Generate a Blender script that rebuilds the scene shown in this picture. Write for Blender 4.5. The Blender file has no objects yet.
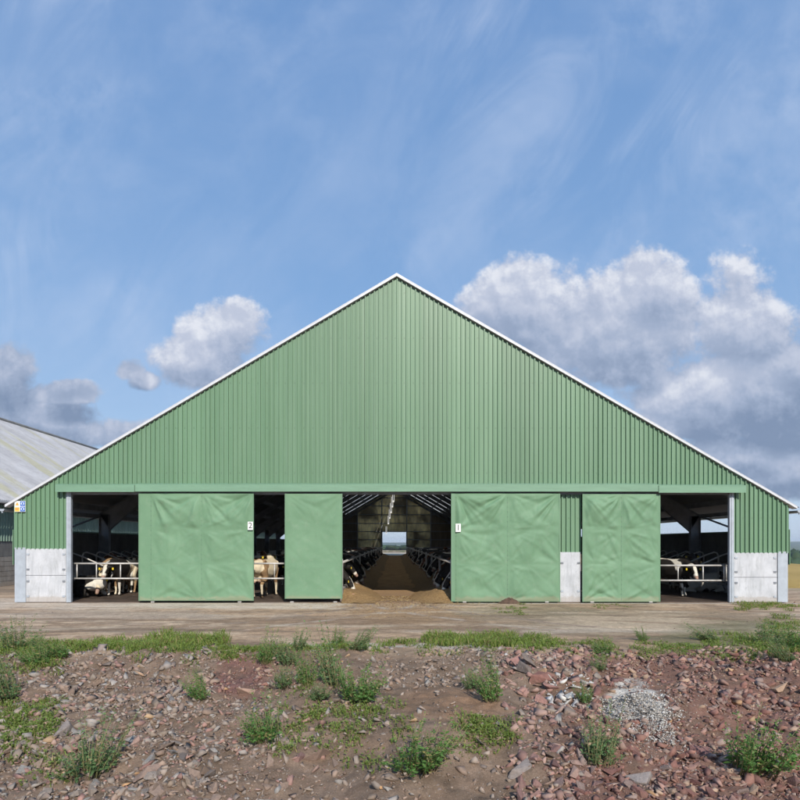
import bpy, bmesh, math, random
import numpy as np
from mathutils import Vector, Matrix, noise as mnoise

random.seed(7)
rng = np.random.default_rng(7)
S = bpy.context.scene
C = S.collection
PI = math.pi
R = math.radians

# ------------------------------------------------------------------ measures
F = 630.0          # focal length in photo pixels
D = 21.0           # camera to gable
HC = 1.97          # camera height
VX, HY = 393.8, 543.0
def X(px): return (px - VX) / 30.0          # on the gable plane
def Z(py): return HC + (HY - py) / 30.0
APX = X(396.7); APZ = Z(277)
EXL, EXR = X(14), X(788.8)
SL = 0.590
ZEL = APZ - (APX - EXL) * SL
ZER = APZ - (EXR - APX) * 0.581
L = 80.0
def roofz(x):
    return APZ - (APX - x) * SL if x < APX else APZ - (x - APX) * 0.581

# ------------------------------------------------------------------ noise in numpy
_perm = np.random.default_rng(3).permutation(4096)
_val = np.random.default_rng(4).random(4096)
def vnoise(x, y):
    x = np.asarray(x, float); y = np.asarray(y, float)
    xi = np.floor(x).astype(int); yi = np.floor(y).astype(int)
    fx = x - xi; fy = y - yi
    fx = fx * fx * (3 - 2 * fx); fy = fy * fy * (3 - 2 * fy)
    def h(a, b): return _val[(_perm[(a & 4095)] + b * 57) & 4095]
    return (h(xi, yi) * (1 - fx) + h(xi + 1, yi) * fx) * (1 - fy) + (h(xi, yi + 1) * (1 - fx) + h(xi + 1, yi + 1) * fx) * fy
def fbm(x, y, o=4):
    s = 0; a = 1; t = 0
    for i in range(o):
        s = s + a * vnoise(x * 2 ** i + 17.3 * i, y * 2 ** i - 9.1 * i); t += a; a *= .5
    return s / t
def sst(a, b, x):
    t = np.clip((x - a) / (b - a), 0, 1); return t * t * (3 - 2 * t)

# ------------------------------------------------------------------ materials
def mat(name):
    m = bpy.data.materials.new(name); m.use_nodes = True
    nt = m.node_tree; b = nt.nodes['Principled BSDF']
    return m, nt, b
def N(nt, t, **kw):
    n = nt.nodes.new(t)
    for k, v in kw.items():
        if k in n.inputs.keys() if hasattr(n.inputs, 'keys') else False: n.inputs[k].default_value = v
        else: setattr(n, k, v)
    return n
def noise_node(nt, scale, detail=4, rough=.6, coord='Object', stretch=None, dist=0):
    tc = nt.nodes.new('ShaderNodeTexCoord')
    out = tc.outputs[coord]
    if stretch:
        mp = nt.nodes.new('ShaderNodeMapping'); mp.inputs['Scale'].default_value = stretch
        nt.links.new(out, mp.inputs['Vector']); out = mp.outputs['Vector']
    n = nt.nodes.new('ShaderNodeTexNoise'); n.inputs['Scale'].default_value = scale
    n.inputs['Detail'].default_value = detail; n.inputs['Roughness'].default_value = rough
    n.inputs['Distortion'].default_value = dist
    nt.links.new(out, n.inputs['Vector'])
    return n.outputs['Fac']
def ramp(nt, fac, stops):
    r = nt.nodes.new('ShaderNodeValToRGB')
    el = r.color_ramp.elements
    while len(el) < len(stops): el.new(.5)
    for e, (p, c) in zip(el, stops):
        e.position = p
        e.color = (c, c, c, 1) if isinstance(c, (int, float)) else (*c, 1)
    nt.links.new(fac, r.inputs['Fac'])
    return r.outputs['Color']
def mix(nt, fac, a, b, mode='MIX'):
    m = nt.nodes.new('ShaderNodeMix'); m.data_type = 'RGBA'; m.blend_type = mode
    for sock, v in ((m.inputs['Factor'], fac), (m.inputs['A'], a), (m.inputs['B'], b)): pass
    fs = [i for i in m.inputs if i.name == 'Factor' and i.type == 'VALUE'][0]
    A = [i for i in m.inputs if i.name == 'A' and i.type == 'RGBA'][0]
    B = [i for i in m.inputs if i.name == 'B' and i.type == 'RGBA'][0]
    for s, v in ((fs, fac), (A, a), (B, b)):
        if isinstance(v, (int, float)): s.default_value = v if s.type == 'VALUE' else (v, v, v, 1)
        elif isinstance(v, tuple): s.default_value = (*v, 1)
        else: nt.links.new(v, s)
    return [o for o in m.outputs if o.type == 'RGBA'][0]
def bump(nt, b, h, strength=.3, dist=.02):
    n = nt.nodes.new('ShaderNodeBump'); n.inputs['Strength'].default_value = strength
    n.inputs['Distance'].default_value = dist
    nt.links.new(h, n.inputs['Height']); nt.links.new(n.outputs['Normal'], b.inputs['Normal'])
def simple(name, col, rough=.6, metal=0, var=.15, scale=6, bmp=0, stretch=None, spec=.5):
    m, nt, b = mat(name)
    f = noise_node(nt, scale, stretch=stretch)
    lo = tuple(c * (1 - var) for c in col); hi = tuple(min(1, c * (1 + var)) for c in col)
    nt.links.new(ramp(nt, f, [(.3, lo), (.7, hi)]), b.inputs['Base Color'])
    b.inputs['Roughness'].default_value = rough; b.inputs['Metallic'].default_value = metal
    b.inputs['Specular IOR Level'].default_value = spec
    if bmp: bump(nt, b, noise_node(nt, scale * 6), bmp, .01)
    return m

M = {}
PIT = .1525
GREEN = (.120, .275, .158)
def green_sheet():
    m, nt, b = mat('green_cladding')
    f = noise_node(nt, .5, 5, stretch=(2.2, 1, .25))
    c = ramp(nt, f, [(.3, (.120, .225, .130)), (.7, (.148, .262, .158))])
    tc = nt.nodes.new('ShaderNodeTexCoord'); sp = nt.nodes.new('ShaderNodeSeparateXYZ'); nt.links.new(tc.outputs['Object'], sp.inputs[0])
    dv_ = nt.nodes.new('ShaderNodeMath'); dv_.operation = 'DIVIDE'; nt.links.new(sp.outputs['X'], dv_.inputs[0]); dv_.inputs[1].default_value = PIT * 6
    fl = nt.nodes.new('ShaderNodeMath'); fl.operation = 'FLOOR'; nt.links.new(dv_.outputs[0], fl.inputs[0])
    wn = nt.nodes.new('ShaderNodeTexWhiteNoise'); wn.noise_dimensions = '1D'; nt.links.new(fl.outputs[0], wn.inputs['W'])
    c = mix(nt, 1.0, c, ramp(nt, wn.outputs['Value'], [(0, .92), (1, 1.07)]), 'MULTIPLY')
    # rows of fixings along the sheeting rails
    def mm(op, a, b):
        n = nt.nodes.new('ShaderNodeMath'); n.operation = op
        for i, v in enumerate((a, b)):
            if isinstance(v, (int, float)): n.inputs[i].default_value = v
            else: nt.links.new(v, n.inputs[i])
        return n.outputs[0]
    zz = mm('PINGPONG', mm('ADD', sp.outputs['Z'], .2), .75)
    fz = mm('LESS_THAN', zz, .022)
    fxx = mm('LESS_THAN', mm('PINGPONG', mm('SUBTRACT', sp.outputs['X'], PIT * .3), PIT), .02)
    c = mix(nt, mm('MULTIPLY', mm('MULTIPLY', fz, fxx), .4), c, (.05, .09, .06))
    # rain streaks and dust
    g = noise_node(nt, 9, 6, .7, stretch=(1, 1, .03))
    c = mix(nt, ramp(nt, g, [(.45, 0), (.8, .28)]), c, (.26, .36, .27))
    nt.links.new(c, b.inputs['Base Color'])
    b.inputs['Roughness'].default_value = .42
    return m
M['hood'] = simple('sunlit_green_flashing', (.17, .30, .20), .45, 0, .10, 2, stretch=(.5, 1, 4))  # door hood catches more sun; that brightness is put into the paler green
M['green'] = green_sheet()
def tarp():
    m, nt, b = mat('green_tarpaulin')
    f = noise_node(nt, 1.2, 5)
    c = ramp(nt, f, [(.3, (.138, .252, .150)), (.7, (.166, .290, .176))])
    tc = nt.nodes.new('ShaderNodeTexCoord'); sp = nt.nodes.new('ShaderNodeSeparateXYZ')
    nt.links.new(tc.outputs['Object'], sp.inputs[0])
    ad = nt.nodes.new('ShaderNodeMath'); ad.operation = 'MULTIPLY_ADD'
    nt.links.new(noise_node(nt, 3.5, 5, stretch=(1, 1, .5)), ad.inputs[0]); ad.inputs[1].default_value = -.30
    nt.links.new(sp.outputs['Z'], ad.inputs[2])
    dirt = ramp(nt, ad.outputs[0], [(0, .38), (.05, .1), (.10, 0)])
    c = mix(nt, dirt, c, (.36, .29, .20))
    g = noise_node(nt, 5, 6, .7)
    c = mix(nt, ramp(nt, g, [(.52, 0), (.75, .35)]), c, (.26, .33, .24))
    c = mix(nt, ramp(nt, noise_node(nt, 22, 3, .6, stretch=(1, 1, .25)), [(.68, 0), (.74, .35)]), c, (.10, .15, .10))
    nt.links.new(c, b.inputs['Base Color']); b.inputs['Roughness'].default_value = .62
    b.inputs['Specular IOR Level'].default_value = .3
    bump(nt, b, noise_node(nt, 9, 5), .10, .01)
    return m
M['tarp'] = tarp()
M['galv'] = simple('galvanised_steel', (.40, .44, .49), .55, .15, .12, 5, 0)
M['galv_tube'] = simple('galvanised_tube', (.52, .50, .47), .45, .2, .2, 8)
M['steel_dark'] = simple('grey_painted_steel', (.20, .215, .24), .6, 0, .2, 3)
M['verge'] = simple('white_flashing', (.62, .63, .66), .4, 0, .05, 3)
M['lamp'] = simple('lit_lamp_cover', (.8, .8, .78), .4, 0, .04, 3)
M['lamp'].node_tree.nodes['Principled BSDF'].inputs['Emission Color'].default_value = (1, .96, .88, 1)
M['lamp'].node_tree.nodes['Principled BSDF'].inputs['Emission Strength'].default_value = .75
M['white'] = simple('white_plastic', (.8, .8, .78), .4, 0, .04, 3)
M['roof'] = simple('roof_sheet', (.20, .21, .22), .7, 0, .2, 1)
M['black'] = simple('black_print', (.02, .02, .02), .5, 0, .05, 3)
M['blue'] = simple('sign_blue', (.02, .13, .50), .5, 0, .05, 3)
M['yellow'] = simple('sign_yellow', (.80, .52, .10), .5, 0, .05, 3)
M['orange'] = simple('sign_orange', (.75, .16, .08), .5, 0, .05, 3)
M['skin'] = simple('eye_dark', (.01, .008, .006), .15, 0, .05, 3)
M['pink'] = simple('pink_block', (.50, .27, .20), .8, 0, .2, 12, .3)
M['darkwall'] = simple('dark_board', (.085, .08, .075), .85, 0, .3, 2, .2)
def concrete(name, a, bcol, streak=.5):
    m, nt, b = mat(name)
    f = noise_node(nt, 1.6, 7, .65)
    c = ramp(nt, f, [(.32, a), (.68, bcol)])
    g = noise_node(nt, 3.0, 6, .7, stretch=(3, 3, .35))
    c = mix(nt, ramp(nt, g, [(.5, 0), (.72, streak)]), c, tuple(v * .72 for v in a))
    c = mix(nt, ramp(nt, noise_node(nt, 2.2, 6, .75, stretch=(2.5, 1, .5), dist=.6), [(.5, 0), (.66, .5)]), c, tuple(v * k for v, k in zip(a, (.70, .70, .66))))
    h = noise_node(nt, 22, 3, .6)
    c = mix(nt, ramp(nt, h, [(.62, 0), (.72, .45)]), c, tuple(v * .55 for v in a))
    tc = nt.nodes.new('ShaderNodeTexCoord'); sp = nt.nodes.new('ShaderNodeSeparateXYZ')
    nt.links.new(tc.outputs['Object'], sp.inputs[0])
    ad = nt.nodes.new('ShaderNodeMath'); ad.operation = 'MULTIPLY_ADD'
    nt.links.new(noise_node(nt, 5, 5), ad.inputs[0]); ad.inputs[1].default_value = -.28
    nt.links.new(sp.outputs['Z'], ad.inputs[2])
    c = mix(nt, ramp(nt, ad.outputs[0], [(0, .5), (.06, .1), (.2, 0)]), c, (.34, .28, .22))
    nt.links.new(c, b.inputs['Base Color']); b.inputs['Roughness'].default_value = .85
    bump(nt, b, noise_node(nt, 30, 5), .25, .008)
    return m
M['seam'] = simple('seam_thread', (.10, .18, .12), .6, 0, .2, 3)
M['panel'] = concrete('precast_concrete', (.44, .455, .48), (.60, .61, .64))
M['block'] = concrete('block_wall', (.22, .20, .18), (.34, .32, .29), .6)
M['grey_block'] = concrete('grey_wall', (.13, .13, .13), (.20, .20, .19), .6)
def attr_mat(name, attr, rough=.9, nscale=30, var=.3, bm=.4, dist=.01, spec=.25, dust=None):
    m, nt, b = mat(name)
    a = nt.nodes.new('ShaderNodeAttribute'); a.attribute_name = attr
    f = noise_node(nt, nscale, 6, .7)
    c = mix(nt, 1.0, a.outputs['Color'], ramp(nt, f, [(.25, 1 - var), (.75, 1 + var)]), 'MULTIPLY')
    if dust: c = mix(nt, ramp(nt, noise_node(nt, 7, 5, .7), [(.42, 0), (.62, .38)]), c, dust)
    nt.links.new(c, b.inputs['Base Color']); b.inputs['Roughness'].default_value = rough
    b.inputs['Specular IOR Level'].default_value = spec
    if bm: bump(nt, b, noise_node(nt, nscale * 1.3, 5, .65), bm, dist)
    return m
M['stone'] = attr_mat('rubble_stone', 'Col', .9, 14, .28, .3, .01, dust=(.26, .175, .125))
M['hide'] = attr_mat('cow_hide', 'Col', .65, 12, .12, .1, .005)
M['leaf'] = attr_mat('weed_leaf', 'Col', .6, 5, .15, 0)
def thin_leaf():
    m = attr_mat('thin_leaf', 'Col', .55, 5, .15, 0); nt = m.node_tree; b = nt.nodes['Principled BSDF']
    src = b.inputs['Base Color'].links[0].from_socket
    tr = nt.nodes.new('ShaderNodeBsdfTranslucent')
    nt.links.new(mix(nt, 1.0, src, (1.15, 1.2, .6), 'MULTIPLY'), tr.inputs['Color'])
    mx = nt.nodes.new('ShaderNodeMixShader'); mx.inputs[0].default_value = .38
    nt.links.new(b.outputs[0], mx.inputs[1]); nt.links.new(tr.outputs[0], mx.inputs[2])
    nt.links.new(mx.outputs[0], nt.nodes['Material Output'].inputs['Surface']); return m
M['thin_leaf'] = thin_leaf()
def roof_lit():
    # roof with made-up translucent bands, added to brighten the interior
    m, nt, b = mat('roof_with_added_light_bands')
    tc = nt.nodes.new('ShaderNodeTexCoord'); sp = nt.nodes.new('ShaderNodeSeparateXYZ'); nt.links.new(tc.outputs['Object'], sp.inputs[0])
    md = nt.nodes.new('ShaderNodeMath'); md.operation = 'MODULO'; nt.links.new(sp.outputs['Y'], md.inputs[0]); md.inputs[1].default_value = 5.7
    lt = nt.nodes.new('ShaderNodeMath'); lt.operation = 'COMPARE'; nt.links.new(md.outputs[0], lt.inputs[0]); lt.inputs[1].default_value = 2.85; lt.inputs[2].default_value = .85
    b.inputs['Base Color'].default_value = (.17, .18, .19, 1); b.inputs['Roughness'].default_value = .7
    tr = nt.nodes.new('ShaderNodeBsdfTranslucent'); tr.inputs['Color'].default_value = (.42, .42, .38, 1)
    # the added bands are masked to the upper slopes, behind the first bay
    def mm(op, a, b):
        n = nt.nodes.new('ShaderNodeMath'); n.operation = op
        for i, v in enumerate((a, b)):
            if isinstance(v, (int, float)): n.inputs[i].default_value = v
            else: nt.links.new(v, n.inputs[i])
        return n.outputs[0]
    sel = mm('MULTIPLY', mm('MULTIPLY', lt.outputs[0], mm('GREATER_THAN', sp.outputs['Y'], 5.0)), mm('LESS_THAN', mm('ABSOLUTE', sp.outputs['X'], 0), 7.5))
    mx = nt.nodes.new('ShaderNodeMixShader'); nt.links.new(sel, mx.inputs[0])
    nt.links.new(b.outputs[0], mx.inputs[1]); nt.links.new(tr.outputs[0], mx.inputs[2])
    nt.links.new(mx.outputs[0], nt.nodes['Material Output'].inputs['Surface']); return m
M['roof_lit'] = roof_lit()
def rock_single():
    m, nt, b = mat('single_rock')
    a = nt.nodes.new('ShaderNodeObjectInfo')
    f = noise_node(nt, 3, 7, .7)
    c = mix(nt, 1.0, a.outputs['Color'], ramp(nt, f, [(.25, .65), (.75, 1.3)]), 'MULTIPLY')
    g = noise_node(nt, 1.2, 4, .6)
    c = mix(nt, ramp(nt, g, [(.5, 0), (.7, .45)]), c, (.20, .14, .10))
    nt.links.new(c, b.inputs['Base Color']); b.inputs['Roughness'].default_value = .9
    b.inputs['Specular IOR Level'].default_value = .25
    bump(nt, b, noise_node(nt, 5, 6, .7), .5, .08)
    return m
M['rock'] = rock_single()

# ------------------------------------------------------------------ object helpers
def mesh_obj(name, verts, faces, m, parent=None, smooth=False):
    me = bpy.data.meshes.new(name)
    me.from_pydata([tuple(v) for v in verts], [], [tuple(f) for f in faces])
    ms = m if isinstance(m, (list, tuple)) else [m]
    for q in ms: me.materials.append(q)
    if smooth: me.shade_smooth()
    me.update()
    o = bpy.data.objects.new(name, me); C.objects.link(o)
    if parent: o.parent = parent
    return o
def bm_obj(name, bm, m, parent=None, smooth=False):
    me = bpy.data.meshes.new(name); bm.to_mesh(me); bm.free()
    ms = m if isinstance(m, (list, tuple)) else [m]
    for q in ms: me.materials.append(q)
    if smooth: me.shade_smooth()
    o = bpy.data.objects.new(name, me); C.objects.link(o)
    if parent: o.parent = parent
    return o
def box(bm, x0, x1, y0, y1, z0, z1, mi=0, bev=0):
    vs = [bm.verts.new((x, y, z)) for z in (z0, z1) for y in (y0, y1) for x in (x0, x1)]
    fs = [bm.faces.new([vs[i] for i in q]) for q in ((0, 2, 3, 1), (4, 5, 7, 6), (0, 1, 5, 4), (2, 6, 7, 3), (0, 4, 6, 2), (1, 3, 7, 5))]
    for f in fs: f.material_index = mi
    if bev:
        es = list({e for f in fs for e in f.edges})
        bmesh.ops.bevel(bm, geom=es, offset=bev, segments=2, affect='EDGES', profile=.6)
def prism(bm, pts, d, mi=0):
    """extrude polygon pts (3D) along vector d"""
    d = Vector(d); a = [bm.verts.new(p) for p in pts]; b = [bm.verts.new(Vector(p) + d) for p in pts]
    n = len(pts)
    fs = [bm.faces.new(a), bm.faces.new(b[::-1])]
    for i in range(n): fs.append(bm.faces.new([a[i], b[i], b[(i + 1) % n], a[(i + 1) % n]]))
    for f in fs: f.material_index = mi
    bmesh.ops.recalc_face_normals(bm, faces=fs)
def bar(bm, p, q, w, h, up=(0, 0, 1), mi=0):
    p = Vector(p); q = Vector(q); d = (q - p).normalized(); up = Vector(up)
    s = d.cross(up).normalized() * (w / 2); u = s.cross(d).normalized() * (h / 2)
    prism(bm, [p - s - u, p + s - u, p + s + u, p - s + u], q - p, mi)
def tube(bm, pts, r, n=8, mi=0):
    pts = [Vector(p) for p in pts]; rings = []
    prev = None
    for i, p in enumerate(pts):
        d = (pts[min(i + 1, len(pts) - 1)] - pts[max(i - 1, 0)]).normalized()
        a = Vector((0, 0, 1)) if abs(d.z) < .9 else Vector((1, 0, 0))
        if prev is not None: a = prev
        s = d.cross(a).normalized(); u = s.cross(d).normalized(); prev = u
        rr = r[i] if isinstance(r, (list, tuple)) else r
        rings.append([bm.verts.new(p + s * math.cos(2 * PI * k / n) * rr + u * math.sin(2 * PI * k / n) * rr) for k in range(n)])
    for A, B in zip(rings, rings[1:]):
        for k in range(n):
            f = bm.faces.new([A[k], A[(k + 1) % n], B[(k + 1) % n], B[k]]); f.material_index = mi; f.smooth = True
    for e in (rings[0][::-1], rings[-1]):
        f = bm.faces.new(e); f.material_index = mi
def tag(o, label=None, cat=None, group=None, kind=None):
    if label: o['label'] = label
    if cat: o['category'] = cat
    if group: o['group'] = group
    if kind: o['kind'] = kind
    return o
def empty(name, loc, label, cat, group=None, rz=0):
    o = bpy.data.objects.new(name, None); C.objects.link(o); o.location = loc; o.rotation_euler.z = rz
    o.empty_display_size = .2
    return tag(o, label, cat, group)
def copy_tree(o, parent=None):
    c = o.copy(); C.objects.link(c)
    if parent: c.parent = parent
    for ch in list(o.children): copy_tree(ch, c)
    return c
def text_verts(s, size):
    cu = bpy.data.curves.new('t', 'FONT'); cu.body = s; cu.size = size; cu.align_x = 'CENTER'; cu.align_y = 'CENTER'
    o = bpy.data.objects.new('t', cu); C.objects.link(o)
    bpy.context.view_layer.update()
    me = bpy.data.meshes.new_from_object(o.evaluated_get(bpy.context.evaluated_depsgraph_get()))
    vs = [v.co.copy() for v in me.vertices]; fs = [list(p.vertices) for p in me.polygons]
    bpy.data.objects.remove(o); bpy.data.meshes.remove(me); bpy.data.curves.remove(cu)
    return vs, fs

# ------------------------------------------------------------------ ground
def bankz(x, y):
    x = np.asarray(x, float); y = np.asarray(y, float)
    t = np.clip(-10.2 - y, 0, 5.0)
    z = -.13 * t
    n = fbm(x * .9 + 5, y * .9 + 3, 5) - .5
    m = sst(-9.2, -10.6, y)
    z = z + n * .46 * m * sst(0, -3, y + 16.5 - 3) ** 0
    # spoil crest
    z = z + .10 * np.exp(-((y + 10.2) / .8) ** 2) * sst(.35, .65, fbm(x * .5, y * .2 + 7, 2))
    # brown mound, gravel heap
    z = z + .30 * np.exp(-(((x - .75) / .75) ** 2 + ((y + 13.3) / .7) ** 2))
    z = z + .16 * np.exp(-(((x - 3.1) / .7) ** 2 + ((y + 13.3) / .9) ** 2))
    # tyre ruts and puddling on the track
    tr = sst(-8.8, -7.5, y) * (1 - sst(-1.6, -.8, y))
    z = z + tr * ((fbm(x * .35, y * 2.2 + .25 * np.sin(x * .5), 4) - .5) * .07)
    far = sst(-16, -60, y)
    return z * (1 - far * .2)
def terr(x, y):
    x = np.asarray(x, float); y = np.asarray(y, float)
    z = bankz(x, y)
    z = z - np.clip(x - 33, 0, 260) * .10 * sst(0, 25, y + 40)
    z = z - np.clip(y - 140, 0, 900) * .011
    z = z + sst(900, 1300, y) * 0
    return z
def grid_axis(dense0, dense1, step, far):
    a = list(np.arange(dense0, dense1 + step / 2, step))
    s = step; p = a[-1]
    up = []
    while p < far:
        s *= 1.13; p += s; up.append(p)
    s = step; p = dense0; dn = []
    while p > -far:
        s *= 1.13; p -= s; dn.append(p)
    return np.array(dn[::-1] + a + up)
gx = grid_axis(-9, 10, .045, 4300); gy = grid_axis(-15.4, .6, .045, 4600)
GX, GY = np.meshgrid(gx, gy)
GZ = terr(GX, GY)
# small clods on the bank
clod = sst(-9.0, -10.2, GY) * sst(-40, -17, GY)
GZ = GZ + clod * (fbm(GX * 7, GY * 7, 3) - .5) * .05
GZ = np.where((GY > -.3) & (GY < 81) & (np.abs(GX) < 13.6), -.02, GZ)

def px_of(x, y, z=0):
    d = y + D
    d = np.where(d < .5, .5, d)
    return VX + x / d * F, HY + (HC - z) / d * F
PXg, PYg = px_of(GX, GY, GZ)
def blob(cx, cy, rx, ry, nz=.5, sc=1.0):
    """an irregular patch on the ground, given by where it lies"""
    d = np.sqrt(((PXg - cx) / rx) ** 2 + ((PYg - cy) / ry) ** 2)
    d = d + (fbm(GX * 1.3 * sc + cx, GY * 2.6 * sc + cy, 5) - .5) * nz * 2
    return 1 - sst(.6, 1.15, d)
col = np.zeros(GX.shape + (3,))
def lay(c, m):
    global col
    col = col * (1 - m[..., None]) + np.array(c) * m[..., None]
lay((.115, .135, .05), np.ones(GX.shape))                                       # meadow far away
near = (sst(-120, -90, GY) * (1 - sst(110, 118, GY)) * sst(-70, -60, GX) * (1 - sst(16, 17, GX + .0 * GY)))
lay((.27, .215, .165), near)
lay((.42, .29, .19), sst(-120, -90, GY) * (1 - sst(2.5, 4.5, GY)) * (1 - sst(60, 90, np.abs(GX))))
n1 = fbm(GX * .45, GY * .7, 6); n2 = fbm(GX * 1.9 + 9, GY * 2.8 + 4, 6); n3 = fbm(GX * 4, GY * 4, 4)
zone = sst(-12, -9, GY)
lay((.53, .40, .285), zone * sst(.42, .6, n1) * .8)
lay((.26, .18, .12), zone * sst(.48, .66, n2) * .8)
ap = (1 - sst(-2.2, -1.5, -GY * 0 + -1.9 + 0 * GX - 0)) * 0
# pale concrete apron in front of the doors
apron = sst(-2.6, -1.9, GY + (fbm(GX * .8, GY * .8, 3) - .5) * 1.2) * (1 - sst(1.2, 2.4, GX + .35 * (GY + 1)))
apron = apron * (GY < 1.5) * (GX > -30)
lay((.58, .49, .40), apron * (.6 + .4 * sst(.35, .6, n2)))
lay((.30, .235, .18), sst(.55, .75, fbm(GX * .8, GY * 3 + 30, 5)) * zone * .6)
# ribbon of pale concrete along the foot of the wall on the right
lay((.44, .39, .33), (np.abs(GY + .35) < .22) * (GX > 1.9) * .8)
lay((.24, .21, .13), blob(530, 612, 90, 7, .4) * .5)
lay((.22, .175, .12), blob(640, 622, 190, 14, .5) * .6)
lay((.42, .33, .235), blob(640, 625, 75, 8, .6) * .8)                           # pale dry patch
lay((.42, .35, .28), blob(560, 631, 130, 2.5, .8, 2) * .6)
lay((.50, .45, .39), blob(330, 646, 75, 3.2, .7, 2) * .8)
lay((.50, .45, .39), blob(455, 646, 60, 3.5, .7, 2) * .75)
lay((.36, .235, .135), blob(400, 606, 64, 20, .6) * .85)
lay((.25, .165, .10), blob(415, 622, 60, 9, .8, 2) * .6)
lay((.22, .145, .095), blob(300, 622, 110, 4, .9, 2) * .55)
lay((.24, .16, .10), blob(180, 628, 130, 3, .9, 2) * .55)
lay((.23, .15, .095), blob(490, 628, 60, 5, .9, 2) * .55)
lay((.48, .37, .26), blob(640, 623, 90, 11, .6) * .7)
for q_ in (-1, 1):      # wheel tracks swinging out of the passage to both sides
    for off in (-.85, .85):
        for sgn in (-1, 1):
            cxt = sgn * (1.0 * off + .0) + sgn * np.clip(-GY, 0, 9) ** 1.7 * .17 * q_ * (1 if sgn > 0 else 1)
            lay((.22, .155, .11) if off > 0 else (.47, .39, .32), np.exp(-((GX - cxt) / .16) ** 2) * (GY < 0) * (GY > -7) * sst(.25, .55, fbm(GX * 2, GY * 2 + 40, 4)) * .8)
lay((.40, .33, .27), blob(120, 615, 160, 6, .6) * .6)
lay((.17, .12, .085), blob(230, 646, 60, 4, .7) * .7)
lay((.20, .15, .11), blob(60, 630, 200, 2.5, .9, 2) * .6)
lay((.19, .14, .10), blob(700, 640, 130, 4, .7) * .5)
for (yc, amp, ph, wd, cc, st) in ((-2.6, .5, .4, .16, (.20, .13, .085), .75), (-3.5, .6, .2, .13, (.55, .44, .34), .6), (-4.4, .55, .9, .2, (.21, .14, .09), .7), (-5.3, .5, 1.3, .14, (.22, .145, .095), .65), (-6.3, .4, 2.0, .22, (.55, .45, .34), .55), (-7.2, .45, 2.4, .18, (.20, .135, .09), .65), (-1.5, .3, 1.9, .1, (.30, .21, .14), .6)):
    cyt = yc + amp * np.sin(GX * .28 + ph) + .25 * np.sin(GX * .9 + ph * 3)
    lay(cc, np.exp(-((GY - cyt) / wd) ** 2) * sst(.32, .6, fbm(GX * .7 + yc, GY * 1.3, 5)) * st * (GY < 0))
bank = sst(-9.6, -10.4, GY + (fbm(GX * 1.2, GY, 3) - .5) * .8)
lay((.185, .128, .09), bank)
lay((.235, .168, .122), bank * sst(.45, .62, n3) * .7)
redz = sst(4.0, 5.0, (PXg - 480) / 30.0) * sst(648, 655, PYg) 
lay((.19, .10, .075), bank * sst(520, 600, PXg) * .8)
lay((.19, .095, .08), blob(240, 678, 34, 22, .3) * bank * .9)
lay((.24, .15, .095), blob(450, 705, 60, 18, .3))
lay((.19, .115, .075), blob(590, 690, 40, 22, .5) * .8)
lay((.55, .53, .48), blob(632, 702, 32, 20, .9, 3) * .85)
lay((.14, .10, .07), sst(.56, .7, fbm(GX * 2.4, GY * 2.4 + 8, 4)) * bank * .5)
green = sst(.52, .66, fbm(GX * .8 + 3, GY * 1.1, 5))
lay((.10, .12, .05), blob(735, 640, 80, 20, .5) * .5)

ny, nx = GX.shape
verts = np.stack([GX, GY, GZ], -1).reshape(-1, 3)
ii = np.arange(ny * nx).reshape(ny, nx)
quads = np.stack([ii[:-1, :-1], ii[:-1, 1:], ii[1:, 1:], ii[1:, :-1]], -1).reshape(-1, 4)
def np_mesh(name, V, Fc, m, colr=None, smooth=True, domain='POINT'):
    me = bpy.data.meshes.new(name)
    me.vertices.add(len(V)); me.vertices.foreach_set('co', np.asarray(V, np.float32).ravel())
    k = Fc.shape[1]
    me.loops.add(Fc.size); me.loops.foreach_set('vertex_index', Fc.astype(np.int32).ravel())
    me.polygons.add(len(Fc)); me.polygons.foreach_set('loop_start', np.arange(0, Fc.size, k, dtype=np.int32))
    me.update(calc_edges=True)
    if colr is not None:
        at = me.color_attributes.new('Col', 'FLOAT_COLOR', 'POINT')
        cc = np.ones((len(V), 4), np.float32); cc[:, :3] = colr
        at.data.foreach_set('color', cc.ravel())
    me.materials.append(m)
    if smooth: me.shade_smooth()
    o = bpy.data.objects.new(name, me); C.objects.link(o)
    return o
def ground_mat():
    m, nt, b = mat('ground_earth')
    a = nt.nodes.new('ShaderNodeAttribute'); a.attribute_name = 'Col'
    f = noise_node(nt, 6, 9, .75)
    g = noise_node(nt, 55, 4, .7)
    c = mix(nt, 1.0, a.outputs['Color'], ramp(nt, f, [(.28, .62), (.72, 1.35)]), 'MULTIPLY')
    c = mix(nt, 1.0, c, ramp(nt, g, [(.3, .72), (.7, 1.28)]), 'MULTIPLY')
    v = nt.nodes.new('ShaderNodeTexVoronoi'); v.inputs['Scale'].default_value = 34
    tc = nt.nodes.new('ShaderNodeTexCoord'); nt.links.new(tc.outputs['Object'], v.inputs['Vector'])
    peb = ramp(nt, v.outputs['Distance'], [(.12, 1), (.24, 0)])
    sel = ramp(nt, noise_node(nt, 17, 2), [(.52, 0), (.6, .55)])
    pm = nt.nodes.new('ShaderNodeMath'); pm.operation = 'MULTIPLY'
    nt.links.new(peb, pm.inputs[0]); nt.links.new(sel, pm.inputs[1])
    c = mix(nt, pm.outputs[0], c, (.42, .37, .33))
    nt.links.new(c, b.inputs['Base Color']); b.inputs['Roughness'].default_value = .95
    b.inputs['Specular IOR Level'].default_value = .2
    bump(nt, b, noise_node(nt, 28, 9, .75), .6, .03)
    return m
M['ground'] = ground_mat()
g = np_mesh('ground', verts, quads, M['ground'], col.reshape(-1, 3)); tag(g, kind='structure')

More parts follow.
